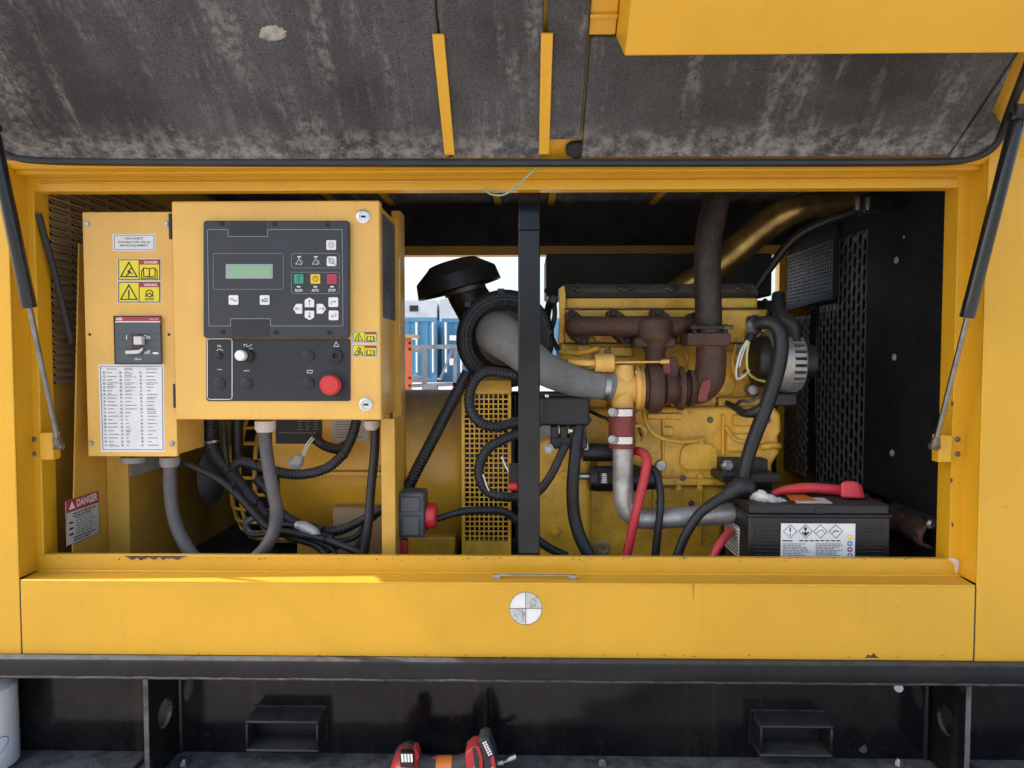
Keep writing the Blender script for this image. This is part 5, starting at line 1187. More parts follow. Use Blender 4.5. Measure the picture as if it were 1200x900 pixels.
MB().pb(684, 519, 690, 528, .20, .22).build('terminal_stud', 'zinc', stm, 0.002)
# =================================================================== HOSES AND CABLES ROUND THE ENGINE
hose('cable', 'red battery cable running down in front of the aluminium pipe', [(742, 528, .20, 5), (752, 530, .17, 5.4), (758, 538, .15, 5.6), (756, 555, .14, 5.6), (749, 585, .13, 5.6), (742, 615, .13, 5.6), (737, 640, .13, 5.6), (731, 665, .13, 5.6)], 'cable_red', 'cable')
hose('cable', 'thin black cable running down right of the red battery cable', [(756, 548, .2, 4.5), (764, 549, .17, 4.5), (770, 557, .16, 4.5), (774, 580, .15, 4.5), (773, 605, .14, 4.5), (769, 640, .14, 5), (767, 665, .14, 5)], 'rubber', 'cable')
hose('hose', 'thick black hose hanging left of the starter motor', [(679, 480, .2, 5.70), (680, 493, .19, 6.65), (676, 515, .18, 7.12), (673, 545, .17, 7.41), (671, 575, .17, 7.60), (673, 605, .17, 7.60), (680, 630, .16, 7.79), (691, 652, .15, 7.98), (697, 668, .15, 7.98)], 'rubber')
hose('hose', 'black ribbed hose slanting from the air cleaner down to the support plate', [(548, 436, .22, 6.5), (541, 450, .22, 7), (525, 480, .22, 7), (507, 515, .22, 7), (490, 548, .22, 7), (478, 572, .22, 7)], 'conduit_black', corr=(0.05, 0.008))
hose('hose', 'black ribbed hose looping over the top of the yellow screen', [(606, 440, .2, 6.02), (590, 437, .2, 6.02), (570, 436, .19, 6.02), (556, 447, .18, 6.02), (550, 466, .17, 6.19), (553, 484, .16, 6.19), (566, 497, .16, 6.19), (584, 500, .17, 6.02), (606, 494, .19, 6.02)], 'conduit_black', corr=(0.05, 0.008))
hose('hose', 'black ribbed hose looping across the middle of the yellow screen', [(608, 508, .2, 6.02), (590, 515, .19, 6.02), (572, 526, .18, 6.02), (562, 545, .17, 6.02), (563, 563, .16, 6.02), (573, 577, .16, 5.85), (590, 582, .16, 5.68), (612, 583, .18, 5.68)], 'conduit_black', corr=(0.05, 0.008))
hose('cable', 'black cable from the red plug across the lower yellow screen', [(510, 609, .14, 3.60), (525, 604, .15, 4.00), (545, 599, .16, 4.80), (568, 598, .17, 4.96), (588, 599, .18, 4.96), (602, 607, .19, 4.80), (618, 622, .2, 4.80), (640, 640, .2, 5.20), (664, 652, .2, 5.20)], 'rubber', 'cable')
hose('wire', 'thin white wire inside the loop of ribbed hose', [(588, 535, .16, 1), (592, 545, .155, 1), (598, 556, .155, 1)], 'wire_white', 'wire', n=6)
hose('wire', 'thin white wire tucked against the lower loop of hose', [(566, 556, .14, 0.9), (570, 568, .138, 0.9), (573, 575, .14, 0.9)], 'wire_white', 'wire', n=6)
fz = thing('fuse_holder', P(600, 575, .15), 'small black fuse holder with red cap beside the black post', 'fuse holder')
MB().pb(596, 545, 608, 566, .15, .18).build('holder', 'black_plastic', fz, 0.002)
MB().cyl(P(596, 570, .15), P(606, 570, .15), S(5, .15), n=14).build('cap', 'stop_red', fz)
# socket with red plug
sk = thing('power_socket', P(482, 632, .12), 'grey industrial socket with red plug below the control panel', 'socket')
MB().pb(466, 578, 497, 631, .10, .17).build('housing', 'socket_grey', sk, 0.007, 3)
MB().pb(469, 583, 492, 600, .094, .0995).build('cover_plate', 'socket_grey', sk, 0.002)
MB().pb(471, 605, 491, 628, .094, .0995).build('cover_plate', 'socket_grey', sk, 0.002)
p = P(497, 604, .135); qd = S(1, .135)
MB().lathe([(0, 17 * qd), (2 * qd, 18 * qd), (3 * qd, 13.5 * qd), (6 * qd, 13.5 * qd)], p, (1, 0, 0), 24).build('collar', 'socket_grey', sk)
MB().lathe([(3 * qd, 13.8 * qd), (4 * qd, 15 * qd), (13 * qd, 15 * qd), (15 * qd, 13 * qd), (15.5 * qd, 6 * qd)], p, (1, 0, 0), 24).build('plug_ring', 'stop_red', sk)
MB().pb(469, 633, 477, 656, .115, .135).build('red_tail', 'cable_red', sk, 0.003)
# =================================================================== CHARGING ALTERNATOR
ch = thing('charging_alternator', P(912, 465, .3), 'silver finned charging alternator with black rear cover right of the engine', 'alternator')
c = P(882, 424, .29); w = S(0.86, .29)
MB().lathe([(0, 18 * w), (1 * w, 30 * w), (6 * w, 34 * w), (17 * w, 35 * w)], c, (1, 0, 0), 30).build('rear_cover', 'black_plastic', ch)
MB().lathe([(17 * w, 33 * w), (56 * w, 33 * w)], c, (1, 0, 0), 30).build('core', 'black_plastic', ch)
b = MB()
for k_ in range(28):
    a = 2 * math.pi * k_ / 28
    u = Vector((0, math.cos(a), math.sin(a))); t_ = Vector((0, -math.sin(a), math.cos(a)))
    b.obox(c + Vector((50 * w, 0, 0)) + u * 37.0 * w, Vector((7.5 * w, 0, 0)), t_ * 2.5 * w, u * 4 * w)
    b.obox(c + Vector((21 * w, 0, 0)) + u * 37.0 * w, Vector((4.5 * w, 0, 0)), t_ * 2.5 * w, u * 3 * w)
b.lathe([(26 * w, 34 * w), (26.2 * w, 41 * w), (42 * w, 42 * w), (42.3 * w, 34 * w)], c, (1, 0, 0), 36)
b.lathe([(57 * w, 24 * w), (57.2 * w, 41 * w), (60 * w, 39 * w), (63 * w, 30 * w)], c, (1, 0, 0), 36)
b.build('finned_housing', 'cast_aluminium', ch)
MB().lathe([(64 * w, 10 * w), (64.2 * w, 24 * w), (78 * w, 24 * w)], c, (1, 0, 0), 24).build('pulley', 'black_satin', ch)
MB().pb(905, 462, 935, 476, .25, .32).build('mount', 'black_satin', ch, 0.004)
for m, pts in (('wire_white', [(876, 398, .22, 1.4), (868, 412, .21, 1.4), (863, 432, .21, 1.4), (864, 444, .215, 1.4), (872, 440, .22, 1.4), (878, 434, .23, 1.4)]), ('wire_white', [(877, 399, .22, 1.2), (870, 415, .215, 1.2), (866, 430, .215, 1.2)]), ('wire_yellow', [(878, 398, .22, 1.4), (875, 418, .21, 1.4), (877, 436, .21, 1.4), (886, 444, .22, 1.4), (896, 447, .23, 1.8)])):
    hose('wire', '', pts, m, parent=ch, n=6)
hose('wire_sleeve', '', [(884, 388, .24, 6), (879, 395, .225, 5.5), (876, 400, .22, 4.5)], 'rubber', parent=ch)
rh = thing('radiator_hose', P(870, 560, .15), 'thick black radiator hose descending past the silver alternator to the battery', 'hose')
hose('hose_tube', '', [(884, 380, .22, 7.36), (898, 378, .20, 7.82), (909, 382, .19, 8.28), (915, 396, .185, 8.65), (914, 420, .18, 8.83), (906, 452, .175, 8.83), (894, 486, .17, 8.65), (882, 518, .165, 8.28), (874, 545, .16, 7.91), (870, 572, .15, 7.91)], 'rubber', parent=rh)
b = MB(); b.tube([P(880, 381, .225), P(887, 379.5, .213)], [S(11, .22)] * 2, 16, smooth=False); b.build('hose_clamp', 'zinc', rh)
hose('hose', 'black hose bent behind the radiator hose above the alternator', [(912, 345, .3, 7), (912, 362, .28, 8), (918, 374, .26, 9), (928, 382, .25, 9.5), (931, 400, .26, 9), (926, 425, .27, 8)], 'rubber')
hose('cable', 'short dark cable from the engine sensor to the radiator hose', [(852, 472, .3, 3), (862, 478, .25, 4), (872, 484, .2, 5), (884, 483, .18, 6), (893, 478, .17, 6)], 'rubber', 'cable')
mb_ = thing('engine_mount', P(880, 575, .26), 'black engine mount bracket behind the battery', 'bracket')
MB().pb(845, 538, 900, 556, .25, .29).build('plate', 'black_satin', mb_, 0.003)
MB().pb(846, 556.5, 915, 566, .19, .29).build('shelf', 'black_satin', mb_, 0.002)
MB().pb(850, 566.5, 905, 640, .27, .29).build('leg', 'black_satin', mb_, 0.002)
bolt(mb_, P(852, 546, .25), 0.011, 'hex', 'zinc')
# =================================================================== RADIATOR SHROUD
XQ = P(1119, 430, .055).x
rad = thing('radiator', (XQ + 0.1, 0.5, ZFLOOR), 'black radiator shroud with slotted guard at the right end', 'radiator')
def QY(px): return PX(px, 430, XQ).y
def QZ(px, py): return PX(px, py, XQ).z
zbot = QZ(1080, 600); ztop = ZROOF - 0.02
MB().box(XQ, XQ + 0.004, .055, QY(1014), zbot, ztop).build('side_panel', 'shroud_black', rad, 0.001)
MB().box(XQ + 0.0005, XQ + 0.0045, QY(1014) + 0.0005, 0.98, QZ(1000, 272), ztop).build('top_panel', 'shroud_black', rad, 0.001)
for py in (305.5, 418.5, 531.5): bolt(rad, Vector((XQ, QY(1048), QZ(1048, py))), 0.0085, 'dome', 'gland_grey', (-1, 0, 0))
bolt(rad, Vector((XQ, QY(1056), QZ(1056, 279))), 0.004, 'dome', 'gland_grey', (-1, 0, 0))
def slots(y0, y1, z0, z1, py_, pz, fy, fz, name, x, m='black_matte', stag=True):
    b = MB(); ncol = max(1, int(round((y1 - y0) / py_))); py_ = (y1 - y0) / ncol
    def cell(a0, a1, c0, c1, hole=True):
        V = lambda y, z: Vector((x, y, z))
        co = [V(a0, c0), V(a1, c0), V(a1, c1), V(a0, c1)]
        if not hole: b.add(co, [(0, 1, 2, 3)]); return
        wy = (a1 - a0) * (1 - fy) / 2; wz = (c1 - c0) * (1 - fz) / 2; ch_ = min((a1 - a0) * fy, (c1 - c0) * fz) * 0.35
        i0, i1, j0, j1 = a0 + wy, a1 - wy, c0 + wz, c1 - wz
        h_ = [V(i0, j0 + ch_), V(i0 + ch_, j0), V(i1 - ch_, j0), V(i1, j0 + ch_), V(i1, j1 - ch_), V(i1 - ch_, j1), V(i0 + ch_, j1), V(i0, j1 - ch_)]
        b.add(co + h_, [(0, 5, 4), (1, 7, 6), (2, 9, 8), (3, 11, 10), (0, 1, 6, 5), (1, 2, 8, 7), (2, 3, 10, 9), (3, 0, 4, 11)])
    for i in range(ncol):
        a0 = y0 + i * py_; z = z0
        if stag and i % 2: cell(a0, a0 + py_, z, z + pz / 2, False); z += pz / 2
        while z + pz <= z1 + 1e-6: cell(a0, a0 + py_, z, z + pz); z += pz
        if z < z1 - 1e-5: cell(a0, a0 + py_, z, z1, False)
    o = b.build(name, m, rad, solid=0.0025); o['kind'] = 'stuff'
    return o
zlow = QZ(985, 578)
slots(QY(1013), QY(980), zlow, QZ(1000, 273), 0.0265, 0.038, 0.66, 0.86, 'slotted_guard', XQ + 0.002, m='mesh_black')
slots(QY(979.5), QY(958), zlow, QZ(970, 357), 0.0265, 0.038, 0.66, 0.86, 'slotted_guard', XQ + 0.002, m='mesh_black')
MB().box(XQ - 0.004, XQ + 0.003, QY(957.5), QY(950), zlow - 0.1, QZ(954, 345)).build('guard_bar', 'black_gloss', rad, 0.002)
slots(QY(949.5), QY(908), zlow, QZ(930, 372), 0.026, 0.03, 0.6, 0.8, 'slotted_guard', XQ + 0.002, m='mesh_black')
slots(QY(978), QY(922), QZ(950, 356) , QZ(950, 290), 0.017, 0.011, 0.62, 0.62, 'mesh_guard', XQ - 0.004, m='mesh_black', stag=False)
fb = MB(); fb.box(XQ - 0.012, XQ + 0.001, QY(979.5), QY(978.2), QZ(978, 347), QZ(978, 262)); fb.bar(Vector((XQ - 0.006, QY(979), QZ(978, 345))), Vector((XQ - 0.006, QY(921), QZ(921, 362) )), 0.012, 0.02)
fb.build('guard_bar', 'muffler_grey', rad)
MB().box(XQ + 0.075, XQ + 0.14, .30, .97, ZFLOOR + 0.02, ztop).build('core', 'foam_dark', rad)
MB().box(XQ + 0.0045, XQ + 0.14, .055, .30, ZFLOOR + 0.02, zbot - 0.0005).build('lower_tank', 'foam_dark', rad)
rnd = random.Random(17); rs = MB(); NY, NZ = 34, 7
ya_, yb_ = .075, .6; z0_, z1_ = QZ(1080, 634), QZ(1080, 603)
g_ = [[Vector((XQ - 0.012 - 0.03 * math.sin(math.pi * j / (NZ - 1)) - rnd.uniform(0, .012), ya_ + (yb_ - ya_) * i / NY + rnd.uniform(-.003, .003), z0_ + (z1_ - z0_) * j / (NZ - 1) + rnd.uniform(-.004, .004))) for j in range(NZ)] for i in range(NY + 1)]
rs.v = [v for r_ in g_ for v in r_]
rs.f = [[i * NZ + j, (i + 1) * NZ + j, (i + 1) * NZ + j + 1, i * NZ + j + 1] for i in range(NY) for j in range(NZ - 1)]
rs.build('rusty_ledge', 'rust', rad, ang=180, solid=0.006)
bolt(rad, P(1091, 614, .074), 0.008, 'hex', 'zinc')
MB().box(XQ - 0.075, XQ - 0.002, .30, .33, P(1000, 250, .3).z, P(1000, 226, .3).z).build('top_bracket', 'black_satin', rad, 0.002)
for px in (1006, 1018): MB().pb(px - 2, 230, px + 2, 246, .285, .295).build('bracket_stud', 'zinc', rad, 0.001)
MB().lathe([(0, 0.26), (0.002, 0.275), (0.05, 0.275), (0.051, 0.262), (0.004, 0.255)], (XQ + 0.012, .60, ZC - 0.14), (1, 0, 0), 48, cap=False).build('fan_shroud', 'black_matte', rad)
for k_ in range(7):
    a = 2 * math.pi * k_ / 7; u = Vector((0, math.cos(a), math.sin(a))); t_ = Vector((0.5, -math.sin(a) * .86, math.cos(a) * .86))
    b = MB(); b.obox(Vector((XQ + 0.03, .60, ZC - 0.14)) + u * 0.14, u * 0.105, t_ * 0.045, t_.cross(u) * 0.0025); b.build('fan_blade', 'black_matte', rad)
# =================================================================== BATTERY
bat = thing('battery', P(955, 700, .14), 'black twelve volt battery with white hazard label behind the sill', 'battery')
Yb = 0.06; x0, x1 = P(877, 630, Yb).x, P(1043, 630, Yb).x; zl = P(960, 605, Yb).z; zt2 = P(960, 592, Yb).z
b = MB(); b.box(x0, x1, Yb, Yb + 0.172, ZFLOOR + 0.02, zl - 0.002); ca = b.build('case', 'black_plastic', bat, 0.003)
b = MB()
for k_ in range(9): 
    z = P(960, 616 + k_ * 4.4, Yb).z; b.box(x0 + 0.012, x1 - 0.012, Yb - 0.002, Yb - 0.0001, z - 0.0022, z + 0.0022)
b.build('case_rib', 'black_plastic', bat, 0.0006)
b = MB()
for k_ in range(9):
    z = P(960, 620 + k_ * 4.4, Yb).z; b.box(x0 - 0.002, x0 - 0.0001, Yb + 0.012, Yb + 0.16, z - 0.0022, z + 0.0022)
b.build('case_rib', 'black_plastic', bat, 0.0006)
b = MB(); b.box(x0 - 0.003, x1 + 0.003, Yb - 0.003, Yb + 0.175, zl - 0.0015, zl + 0.003); b.build('lid_rim', 'black_plastic', bat, 0.001)
b = MB(); b.box(x0 + 0.001, x1 - 0.002, Yb, Yb + 0.172, zl + 0.0035, zt2); ld = b.build('lid', 'black_plastic', bat, 0.004, 3)
MB().box(P(960, 598, Yb).x - 0.010, P(960, 598, Yb).x + 0.010, Yb - 0.0012, Yb - 0.0002, zl + 0.006, zt2 - 0.005).build('latch', 'print_black', ld)
lb_ = MB().pb(915, 613.5, 1002, 660, Yb - 0.0032, Yb - 0.0022).build('hazard_label', 'sticker_white', bat)
yl = Yb - 0.0037
b = MB()
for cx in (926, 944, 961.5, 979.5): outline(b, [(cx, 614.8), (cx + 8, 622.7), (cx, 630.6), (cx - 8, 622.7)], yl, 0.0009)
b.build('hazard_diamond', 'chip_rust', lb_)
b = MB()
outline(b, [(926, 618.6), (926, 622.8)], yl, 0.0024, False); outline(b, [(926, 626.6), (926, 626.9)], yl, 0.0024, False)
b.disc(944, 619.5, 1.8, yl - 0.0003, yl + 0.0003, 10); outline(b, [(940.5, 624), (944, 627.5), (947.5, 624), (944, 625.5), (940.5, 624)], yl, 0.0022, False); outline(b, [(944, 621), (944, 626)], yl, 0.0018, False)
outline(b, [(957, 624.5), (960, 622), (964, 621), (966, 624)], yl, 0.0008, False); outline(b, [(975, 625), (979, 621), (983, 623), (977, 623)], yl, 0.0008, False)
for k_ in range(9): b.pb(917 + (13.5 + k_ * 6.2 if k_ else 0), 633.1, 917 + (12 if k_ == 0 else 18 + k_ * 6.2), 634.4, yl - 0.0002, yl + 0.0002)
b.build('print', 'print_black', lb_)
b = MB(); rnd = random.Random(9)
for col_ in (917.5, 956):
    for k_ in range(10):
        x = col_; e = col_ + rnd.uniform(20, 34)
        while x < e:
            q_ = rnd.uniform(2, 6); b.pb(x, 637 + k_ * 1.9, min(x + q_, e), 637.8 + k_ * 1.9, yl - 0.0002, yl + 0.0002); x += q_ + 1
b.build('small_print', 'print_grey', lb_)
for py, m in ((629.5, 'sticker_yellow'), (637, 'print_blue'), (644, 'print_red'), (651, 'print_blue')):
    MB().disc(996, py, 3, yl - 0.0003, yl + 0.0003, 16).build('safety_symbol', m, lb_)
    MB().disc(996, py, 1.4, yl - 0.0006, yl - 0.0003, 10).build('symbol_centre', 'sticker_white', lb_)
sl_ = MB(); xx = x0 - 0.0024; sl_.box(xx - 0.0006, xx, PX(868, 620, x0).y, PX(850, 620, x0).y, PX(860, 648, x0).z, PX(860, 612, x0).z); so = sl_.build('side_label', 'sticker_white', bat)
b = MB(); ya, yb_ = PX(868, 620, x0).y, PX(850, 620, x0).y; za, zb = PX(860, 648, x0).z, PX(860, 612, x0).z
for k_ in range(9): b.box(xx - 0.0009, xx - 0.0007, ya + 0.008, ya + (yb_ - ya) * rnd.uniform(0.5, 0.9), za + 0.006 + k_ * (zb - za) / 9.5, za + 0.009 + k_ * (zb - za) / 9.5)
b.build('print', 'print_grey', so)
# paper label and film on the lid
b = MB(); z = zt2 + 0.0008
b.prism([(P(930, 590, .09).x, .075, z), (P(972, 590, .09).x, .075, z), (P(965, 590, .13).x, .13, z), (P(928, 590, .13).x, .13, z)], (0, 0, 0.0006)); b.build('lid_label', 'sticker_white', bat)
b = MB(); b.prism([(P(920, 586, .13).x, .095, z + 0.0012), (P(950, 586, .13).x, .095, z + 0.0012), (P(945, 586, .15).x, .16, z + 0.0012), (P(922, 586, .15).x, .16, z + 0.0012)], (0, 0, 0.0006)); b.build('lid_label', 'tape_orange', bat)
b = MB(); pts_ = []; rnd = random.Random(12)
b.tube([P(882, 580, .12), P(893, 582, .1), P(905, 586, .09), P(920, 588, .1)], [S(5, .1), S(7, .1), S(5, .1), S(2, .1)], 9, 4)
for i, v in enumerate(b.v): b.v[i] = v + Vector((rnd.uniform(-.003, .003), rnd.uniform(-.003, .003), rnd.uniform(-.003, .003)))
b.build('plastic_film', 'plastic_clear', None, label='crumpled clear plastic film on top of the battery', cat='plastic film')
rc_ = thing('battery_cable', P(998, 584, .15), 'red battery cable with red terminal boot on the battery', 'cable')
hose('cable_tube', '', [(905, 579, .16, 4), (920, 574, .155, 5), (945, 571.5, .15, 6), (970, 573, .15, 6), (988, 575, .15, 6.5)], 'cable_red', parent=rc_)
b = MB(); b.loft([[P(985, 583, .11), P(985, 566, .115), P(985, 566, .16), P(985, 583, .17)], [P(993, 583.5, .105), P(991, 563.5, .115), P(991, 563.5, .165), P(993, 583.5, .175)], [P(1009, 584, .105), P(1004, 564, .115), P(1004, 564, .165), P(1009, 584, .175)], [P(1014, 584, .11), P(1010, 569, .12), P(1010, 569, .16), P(1014, 584, .17)]])
b.build('terminal_boot', 'cable_red', rc_, 0.005, 3)
bc = thing('battery_cable', P(868, 585, .12), 'black battery cable with black terminal boot at the battery corner', 'cable')
hose('cable_tube', '', [(790, 665, .12, 5.5), (796, 645, .12, 5.6), (806, 622, .12, 5.8), (820, 602, .12, 6), (838, 588, .12, 6.5), (856, 579, .12, 7)], 'rubber', parent=bc)
b = MB(); b.tube([P(850, 581, .12), P(860, 575, .12), P(868, 571, .12), P(876, 572, .12), (P(880, 578, .12))], [S(8, .12), S(10, .12), S(12, .12), S(11, .12), S(7, .12)], 14, 5); b.build('terminal_boot', 'rubber', bc)
hose('cable', 'red cable end showing at the lower left corner of the battery', [(832, 668, .1, 5), (838, 648, .1, 5), (846, 634, .11, 5), (856, 622, .14, 5)], 'cable_red', 'cable')
# =================================================================== BACKGROUND SEEN THROUGH THE BAY
def container(x0, x1, y0, h, m, label, z0=0.0):
    t = thing('shipping_container', ((x0 + x1) / 2, y0 + 1.2, z0), label, 'container', 'shipping containers in the yard')
    b = MB(); n = max(4, int((x1 - x0) / 0.28)); pts = []
    for i in range(n):
        xa = x0 + 0.1 + (x1 - x0 - 0.2) * i / n; w = (x1 - x0 - 0.2) / n
        pts += [(xa, y0), (xa + w * .35, y0), (xa + w * .5, y0 + .035), (xa + w * .85, y0 + .035)]
    pts.append((x1 - .1, y0))
    lo = [Vector((x, y, z0 + .15)) for x, y in pts]; hi = [Vector((x, y, z0 + h - .1)) for x, y in pts]
    o = len(b.v); b.v += lo + hi; k = len(pts)
    for i in range(k - 1): b.f.append([o + i, o + i + 1, o + k + i + 1, o + k + i])
    b.build('side_wall', m, t)
    MB().box(x0 + .05, x1 - .05, y0 + .06, y0 + 2.4, z0 + .1, z0 + h - .05).build('body', m, t)
    for za, zb in ((0, .16), (h - .12, h)): MB().box(x0, x1, y0 - .03, y0 + .05, z0 + za, z0 + zb).build('rail', m, t)
    for xa in (x0, x1 - .14): MB().box(xa, xa + .14, y0 - .04, y0 + .1, z0, z0 + h).build('corner_post', m, t)
    return t
YD = 20.0
xa, xb = P(440, 400, YD).x, P(503, 400, YD).x
zt3 = P(520, 372, YD).z
cont = [container(xa - 2, P(512, 400, YD).x, YD, zt3, 'container_blue', 'left blue shipping container seen through the bay'),
  container(P(513, 400, YD).x + .05, P(700, 400, YD).x, YD + 0.6, zt3, 'container_blue', 'right blue shipping container seen behind the air cleaner')]
cg = thing('portable_cabin', (P(500, 360, 27).x, 28, 0), 'pale grey site cabin rising behind the blue containers', 'cabin')
zg = P(500, 352, 27).z
MB().box(P(440, 360, 27).x, P(512, 360, 27).x, 27, 30, 0, zg).build('wall', 'container_grey', cg)
MB().box(P(515, 358, 27).x, P(560, 358, 27).x, 27, 30, 0, P(500, 350, 27).z).build('wall', 'container_grey', cg)
MB().box(P(480, 361, 27).x, P(490, 361, 27).x, 26.97, 26.99, P(480, 365, 27).z, P(480, 358, 27).z).build('window', 'muffler_grey', cg)
for px in (470, 489, 508, 523, 541, 560):
    MB().cyl(Vector((P(px, 400, YD).x, YD - .09, .3)), Vector((P(px, 400, YD).x, YD - .09, zt3 - .15)), .035, n=8).build('lock_rod', 'container_grey', cont[0] if px < 510 else cont[1])
for c_, px, py, w_, h_ in ((0, 482, 393, 8, 5), (1, 527, 393, 10, 6), (1, 553, 388, 8, 4), (1, 527, 420, 6, 8)):
    MB().box(P(px, py, YD).x, P(px + w_, py, YD).x, YD - .075, YD - .06, P(px, py + h_, YD).z, P(px, py, YD).z).build('marking', 'sticker_white', cont[c_])
# orange steel column just behind the machine
oc = thing('steel_column', (P(476, 430, 3.0).x, 3.1, 0), 'orange steel column with bolt holes behind the generator', 'column')
MB().box(P(465, 420, 3).x, P(482, 420, 3).x, 3.0, 3.02, 0, P(475, 396, 3).z).build('front_plate', 'orange_steel', oc)
MB().box(P(465, 420, 3).x, P(465, 420, 3).x + .03, 3.021, 3.2, 0, P(475, 396, 3).z).build('web', 'orange_steel', oc)
MB().box(P(464, 394, 3).x, P(486, 394, 3).x, 2.98, 3.2, P(475, 396, 3).z + .001, P(475, 392, 3).z).build('cap', 'cardboard', oc)
for py in (402, 409, 443, 452): MB().cyl(P(480, py, 2.999), P(480, py, 2.99), S(1.6, 3), n=8).build('bolt_hole', 'print_black', oc)
# grey steel trailer frame
tf = thing('trailer_frame', (P(510, 430, 5).x, 5.3, 0), 'grey steel trailer frame standing in the yard behind the generator', 'trailer')
def beam(p, q, r_, Y=5.0): MB().bar(P(*p, Y), P(*q, Y), S(r_, Y), S(r_, Y), Vector((0, 1, 0))).build('beam', 'steel_grey', tf)
beam((482, 407), (541, 406), 5); beam((498, 410), (497, 470), 5); beam((534, 409), (532, 470), 4); beam((482, 411), (497, 412), 3); beam((482, 452), (541, 450), 4); beam((530, 410), (515, 446), 2.5); beam((536, 408), (556, 440), 3); beam((483, 442), (500, 446), 6)
for px, Y in ((505, 5), (545, 5)):
    p = P(px, 470, Y); MB().box(p.x - .06, p.x + .06, Y - .06, Y + .06, 0, p.z + .15).build('leg', 'steel_grey', tf)
# =================================================================== CORDLESS DRILL ON THE FLANGE
dr = thing('cordless_driver', P(520, 905, -0.02), 'red and black cordless impact driver lying on the skid flange', 'power tool')
Yd = -0.02
qd = S(1, Yd)
# head (pointing toward the camera), lying on its side
hc = P(476, 897, Yd)
b = MB(); b.lathe([(-0.06, 8 * qd), (-0.058, 14 * qd), (-0.03, 17 * qd), (0.0, 17.5 * qd), (0.03, 17 * qd), (0.045, 13 * qd), (0.05, 9 * qd)], hc, (0.05, -1, 0.15), 22); b.build('motor_housing', 'drill_red', dr)
b = MB(); b.lathe([(-0.064, 7 * qd), (-0.062, 15 * qd), (-0.04, 18.2 * qd), (-0.03, 18.2 * qd), (-0.029, 16 * qd)], hc, (0.05, -1, 0.15), 22); b.build('end_cap', 'drill_grey', dr)
np_ = MB().pp([(468, 883), (483, 882), (485, 899), (469, 900)], Yd - 0.046, Yd - 0.03).build('nameplate', 'print_black', dr, 0.002)
b = MB()
for k_ in range(4): b.pp([(470 + k_ * 3.6, 884), (472.4 + k_ * 3.6, 884), (473 + k_ * 3.6, 893), (470.6 + k_ * 3.6, 893.4)], Yd - 0.0468, Yd - 0.0461)
b.build('nameplate_print', 'white_print', np_)
MB().pp([(484, 878), (489, 880), (491, 890), (486, 896), (484, 889)], Yd - 0.03, Yd + 0.0).build('bumper', 'drill_red', dr, 0.003)
b = MB(); b.tube([P(485, 896, Yd), P(505, 899, Yd), P(525, 899, Yd), P(549, 897, Yd)], [12 * qd, 12 * qd, 12 * qd, 14 * qd], 16, 5); b.build('grip', 'drill_grey', dr)
b = MB(); b.tube([P(489, 888, Yd), P(503, 890, Yd), P(512, 887.5, Yd)], 2 * qd, 8, 4); b.tube([P(530, 889, Yd), P(548, 889, Yd)], 1.6 * qd, 8, 2); b.build('grip_trim', 'drill_red', dr)
b = MB(); b.tube([P(512, 899, Yd), P(530, 899, Yd)], 13 * qd, 18, smooth=False); b.build('tape_band', 'tape_orange', dr)
def tool(pix, y0, y1, name, m, par, bev=0.004):
    return MB().pp([(x, y + 9) for x, y in pix], y0, y1).build(name, m, par, bev, 3)
tool([(545, 874), (553, 867), (562, 866), (566, 880), (567, 915), (548, 915), (546, 890)], Yd - 0.032, Yd + 0.012, 'foot', 'drill_red', dr)
tool([(553.5, 868), (557, 867), (561.5, 881), (561.5, 915), (558, 915), (556, 886)], Yd - 0.0336, Yd - 0.0322, 'foot_stripe', 'drill_grey', dr, 0.0004)
bt = tool([(560, 860), (566, 856), (573, 857), (579, 873), (582, 888), (582, 915), (567, 915), (566, 882)], Yd - 0.029, Yd + 0.016, 'battery_pack', 'drill_grey', dr)
tool([(575.5, 878), (578.5, 877), (581, 890), (581, 915), (576.5, 915)], Yd - 0.0306, Yd - 0.0292, 'red_stripe', 'drill_red', bt, 0.0004)
tool([(563.5, 862), (569.5, 859), (577.5, 877), (571.5, 880)], Yd - 0.0302, Yd - 0.0292, 'label', 'print_black', bt, 0.0003)
b = MB(); rnd = random.Random(31)
for k_ in range(6):
    t_ = k_ / 6
    for s_ in (0, 1): b.pp([(565 + 8 * t_ + s_ * 2.6, 870.5 + 16.5 * t_ - s_ * 1.3), (567 + 8 * t_ + s_ * 2.4, 869.6 + 16.5 * t_ - s_ * 1.3), (567.9 + 8 * t_ + s_ * 2.4, 871.4 + 16.5 * t_ - s_ * 1.3), (565.9 + 8 * t_ + s_ * 2.6, 872.4 + 16.5 * t_ - s_ * 1.3)], Yd - 0.0307, Yd - 0.0303)
b.build('label_print', 'white_print', bt)
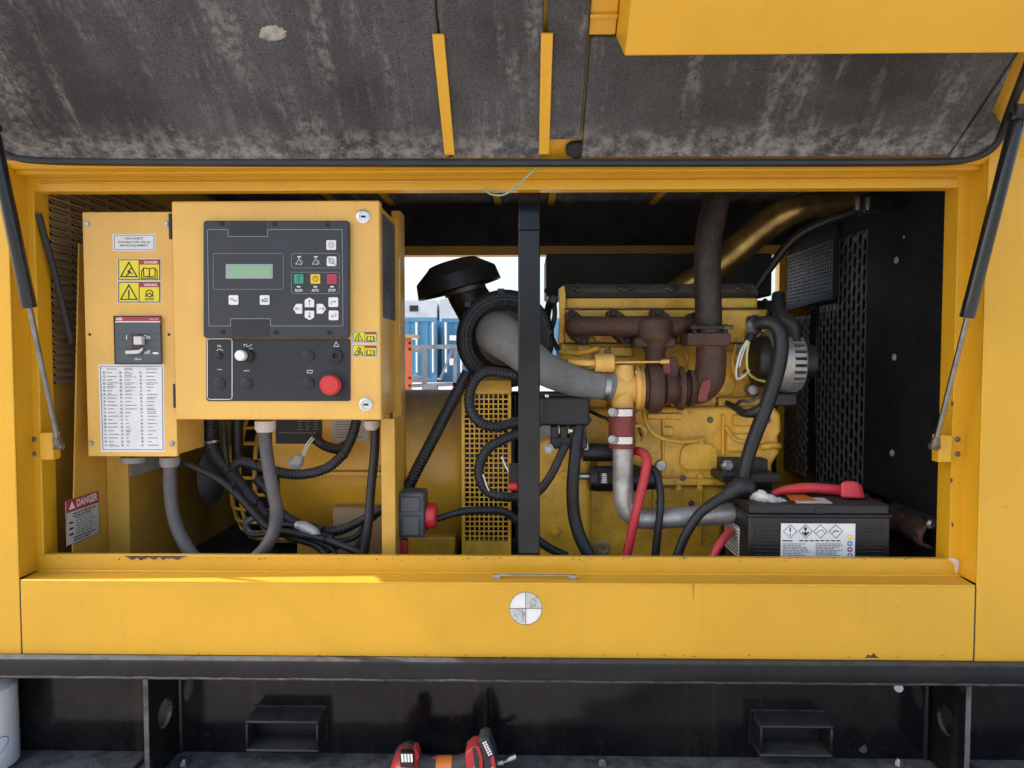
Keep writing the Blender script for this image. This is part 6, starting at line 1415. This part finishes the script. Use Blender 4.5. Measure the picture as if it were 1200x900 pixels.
b = MB(); b.tube([P(583, 894, Yd), P(590, 893, Yd)], [4 * qd, 4 * qd], 10, smooth=False); b.tube([P(590, 893, Yd), P(598, 889, Yd), P(605, 886, Yd)], [2.5 * qd, 4 * qd, 3.2 * qd], 10, 3); b.build('bit_holder', 'zinc', dr)
for px in (556, 577): bolt(dr, P(px, 899, Yd - 0.0325), 0.0022, 'socket', 'zinc', name='screw')
# bottle
bo = thing('plastic_bottle', PZ(3, 896, ZFL), 'white plastic bottle with oval logo standing at the far left on the skid flange', 'bottle')
bc_ = PZ(-14, 896, ZFL); rr = abs(P(15.5, 850, bc_.y).x - bc_.x)
MB().lathe([(0.0005, rr * .9), (0.004, rr), (0.02, rr * 1.01), (0.12, rr), (0.165, rr * .99), (0.18, rr * .75), (0.186, rr * .4), (0.195, rr * .38)], bc_, (0, 0, 1), 36).build('bottle_body', 'bottle_white', bo)
b = MB(); k_ = 40; pts = []
for i in range(k_ + 1):
    a = 2 * math.pi * i / k_; th = R(-90 + 42) + math.cos(a) * R(34); zz = 0.052 + 0.018 * math.sin(a) + 0.010 * math.cos(a)
    pts.append(bc_ + Vector((rr * 1.012 * math.cos(th), rr * 1.012 * math.sin(th), zz)))
b.tube(pts, 0.0009, 6, 1); b.build('logo_ring', 'print_blue', bo)
b = MB(); pts = []
for i in range(9):
    th = R(-90 + 42) + R(-16 + 4 * i); pts.append(bc_ + Vector((rr * 1.012 * math.cos(th), rr * 1.012 * math.sin(th), 0.05 + 0.002 * i)))
b.tube(pts, 0.0022, 6, 1); b.build('logo_word', 'key_yellow', bo)
# loose hardware on the flange
for px, Y, label in ((706, 0.02, 'steel nut lying on the skid flange near the drill'), (1053, 0.02, 'steel nut lying on the skid flange near the right gusset'), (215, 0.035, 'steel nut lying on the skid flange beside the left gusset')):
    p = PZ(px, 897, ZFL); b = MB(); b.lathe([(0.0004, 0.009), (0.010, 0.009), (0.0102, 0.005), (0.014, 0.005), (0.0145, 0.003)], p, (0.1, 0.1, 1), 6); b.build('loose_bolt', 'zinc', None, label=label, cat='bolt', group='loose bolts on the skid')
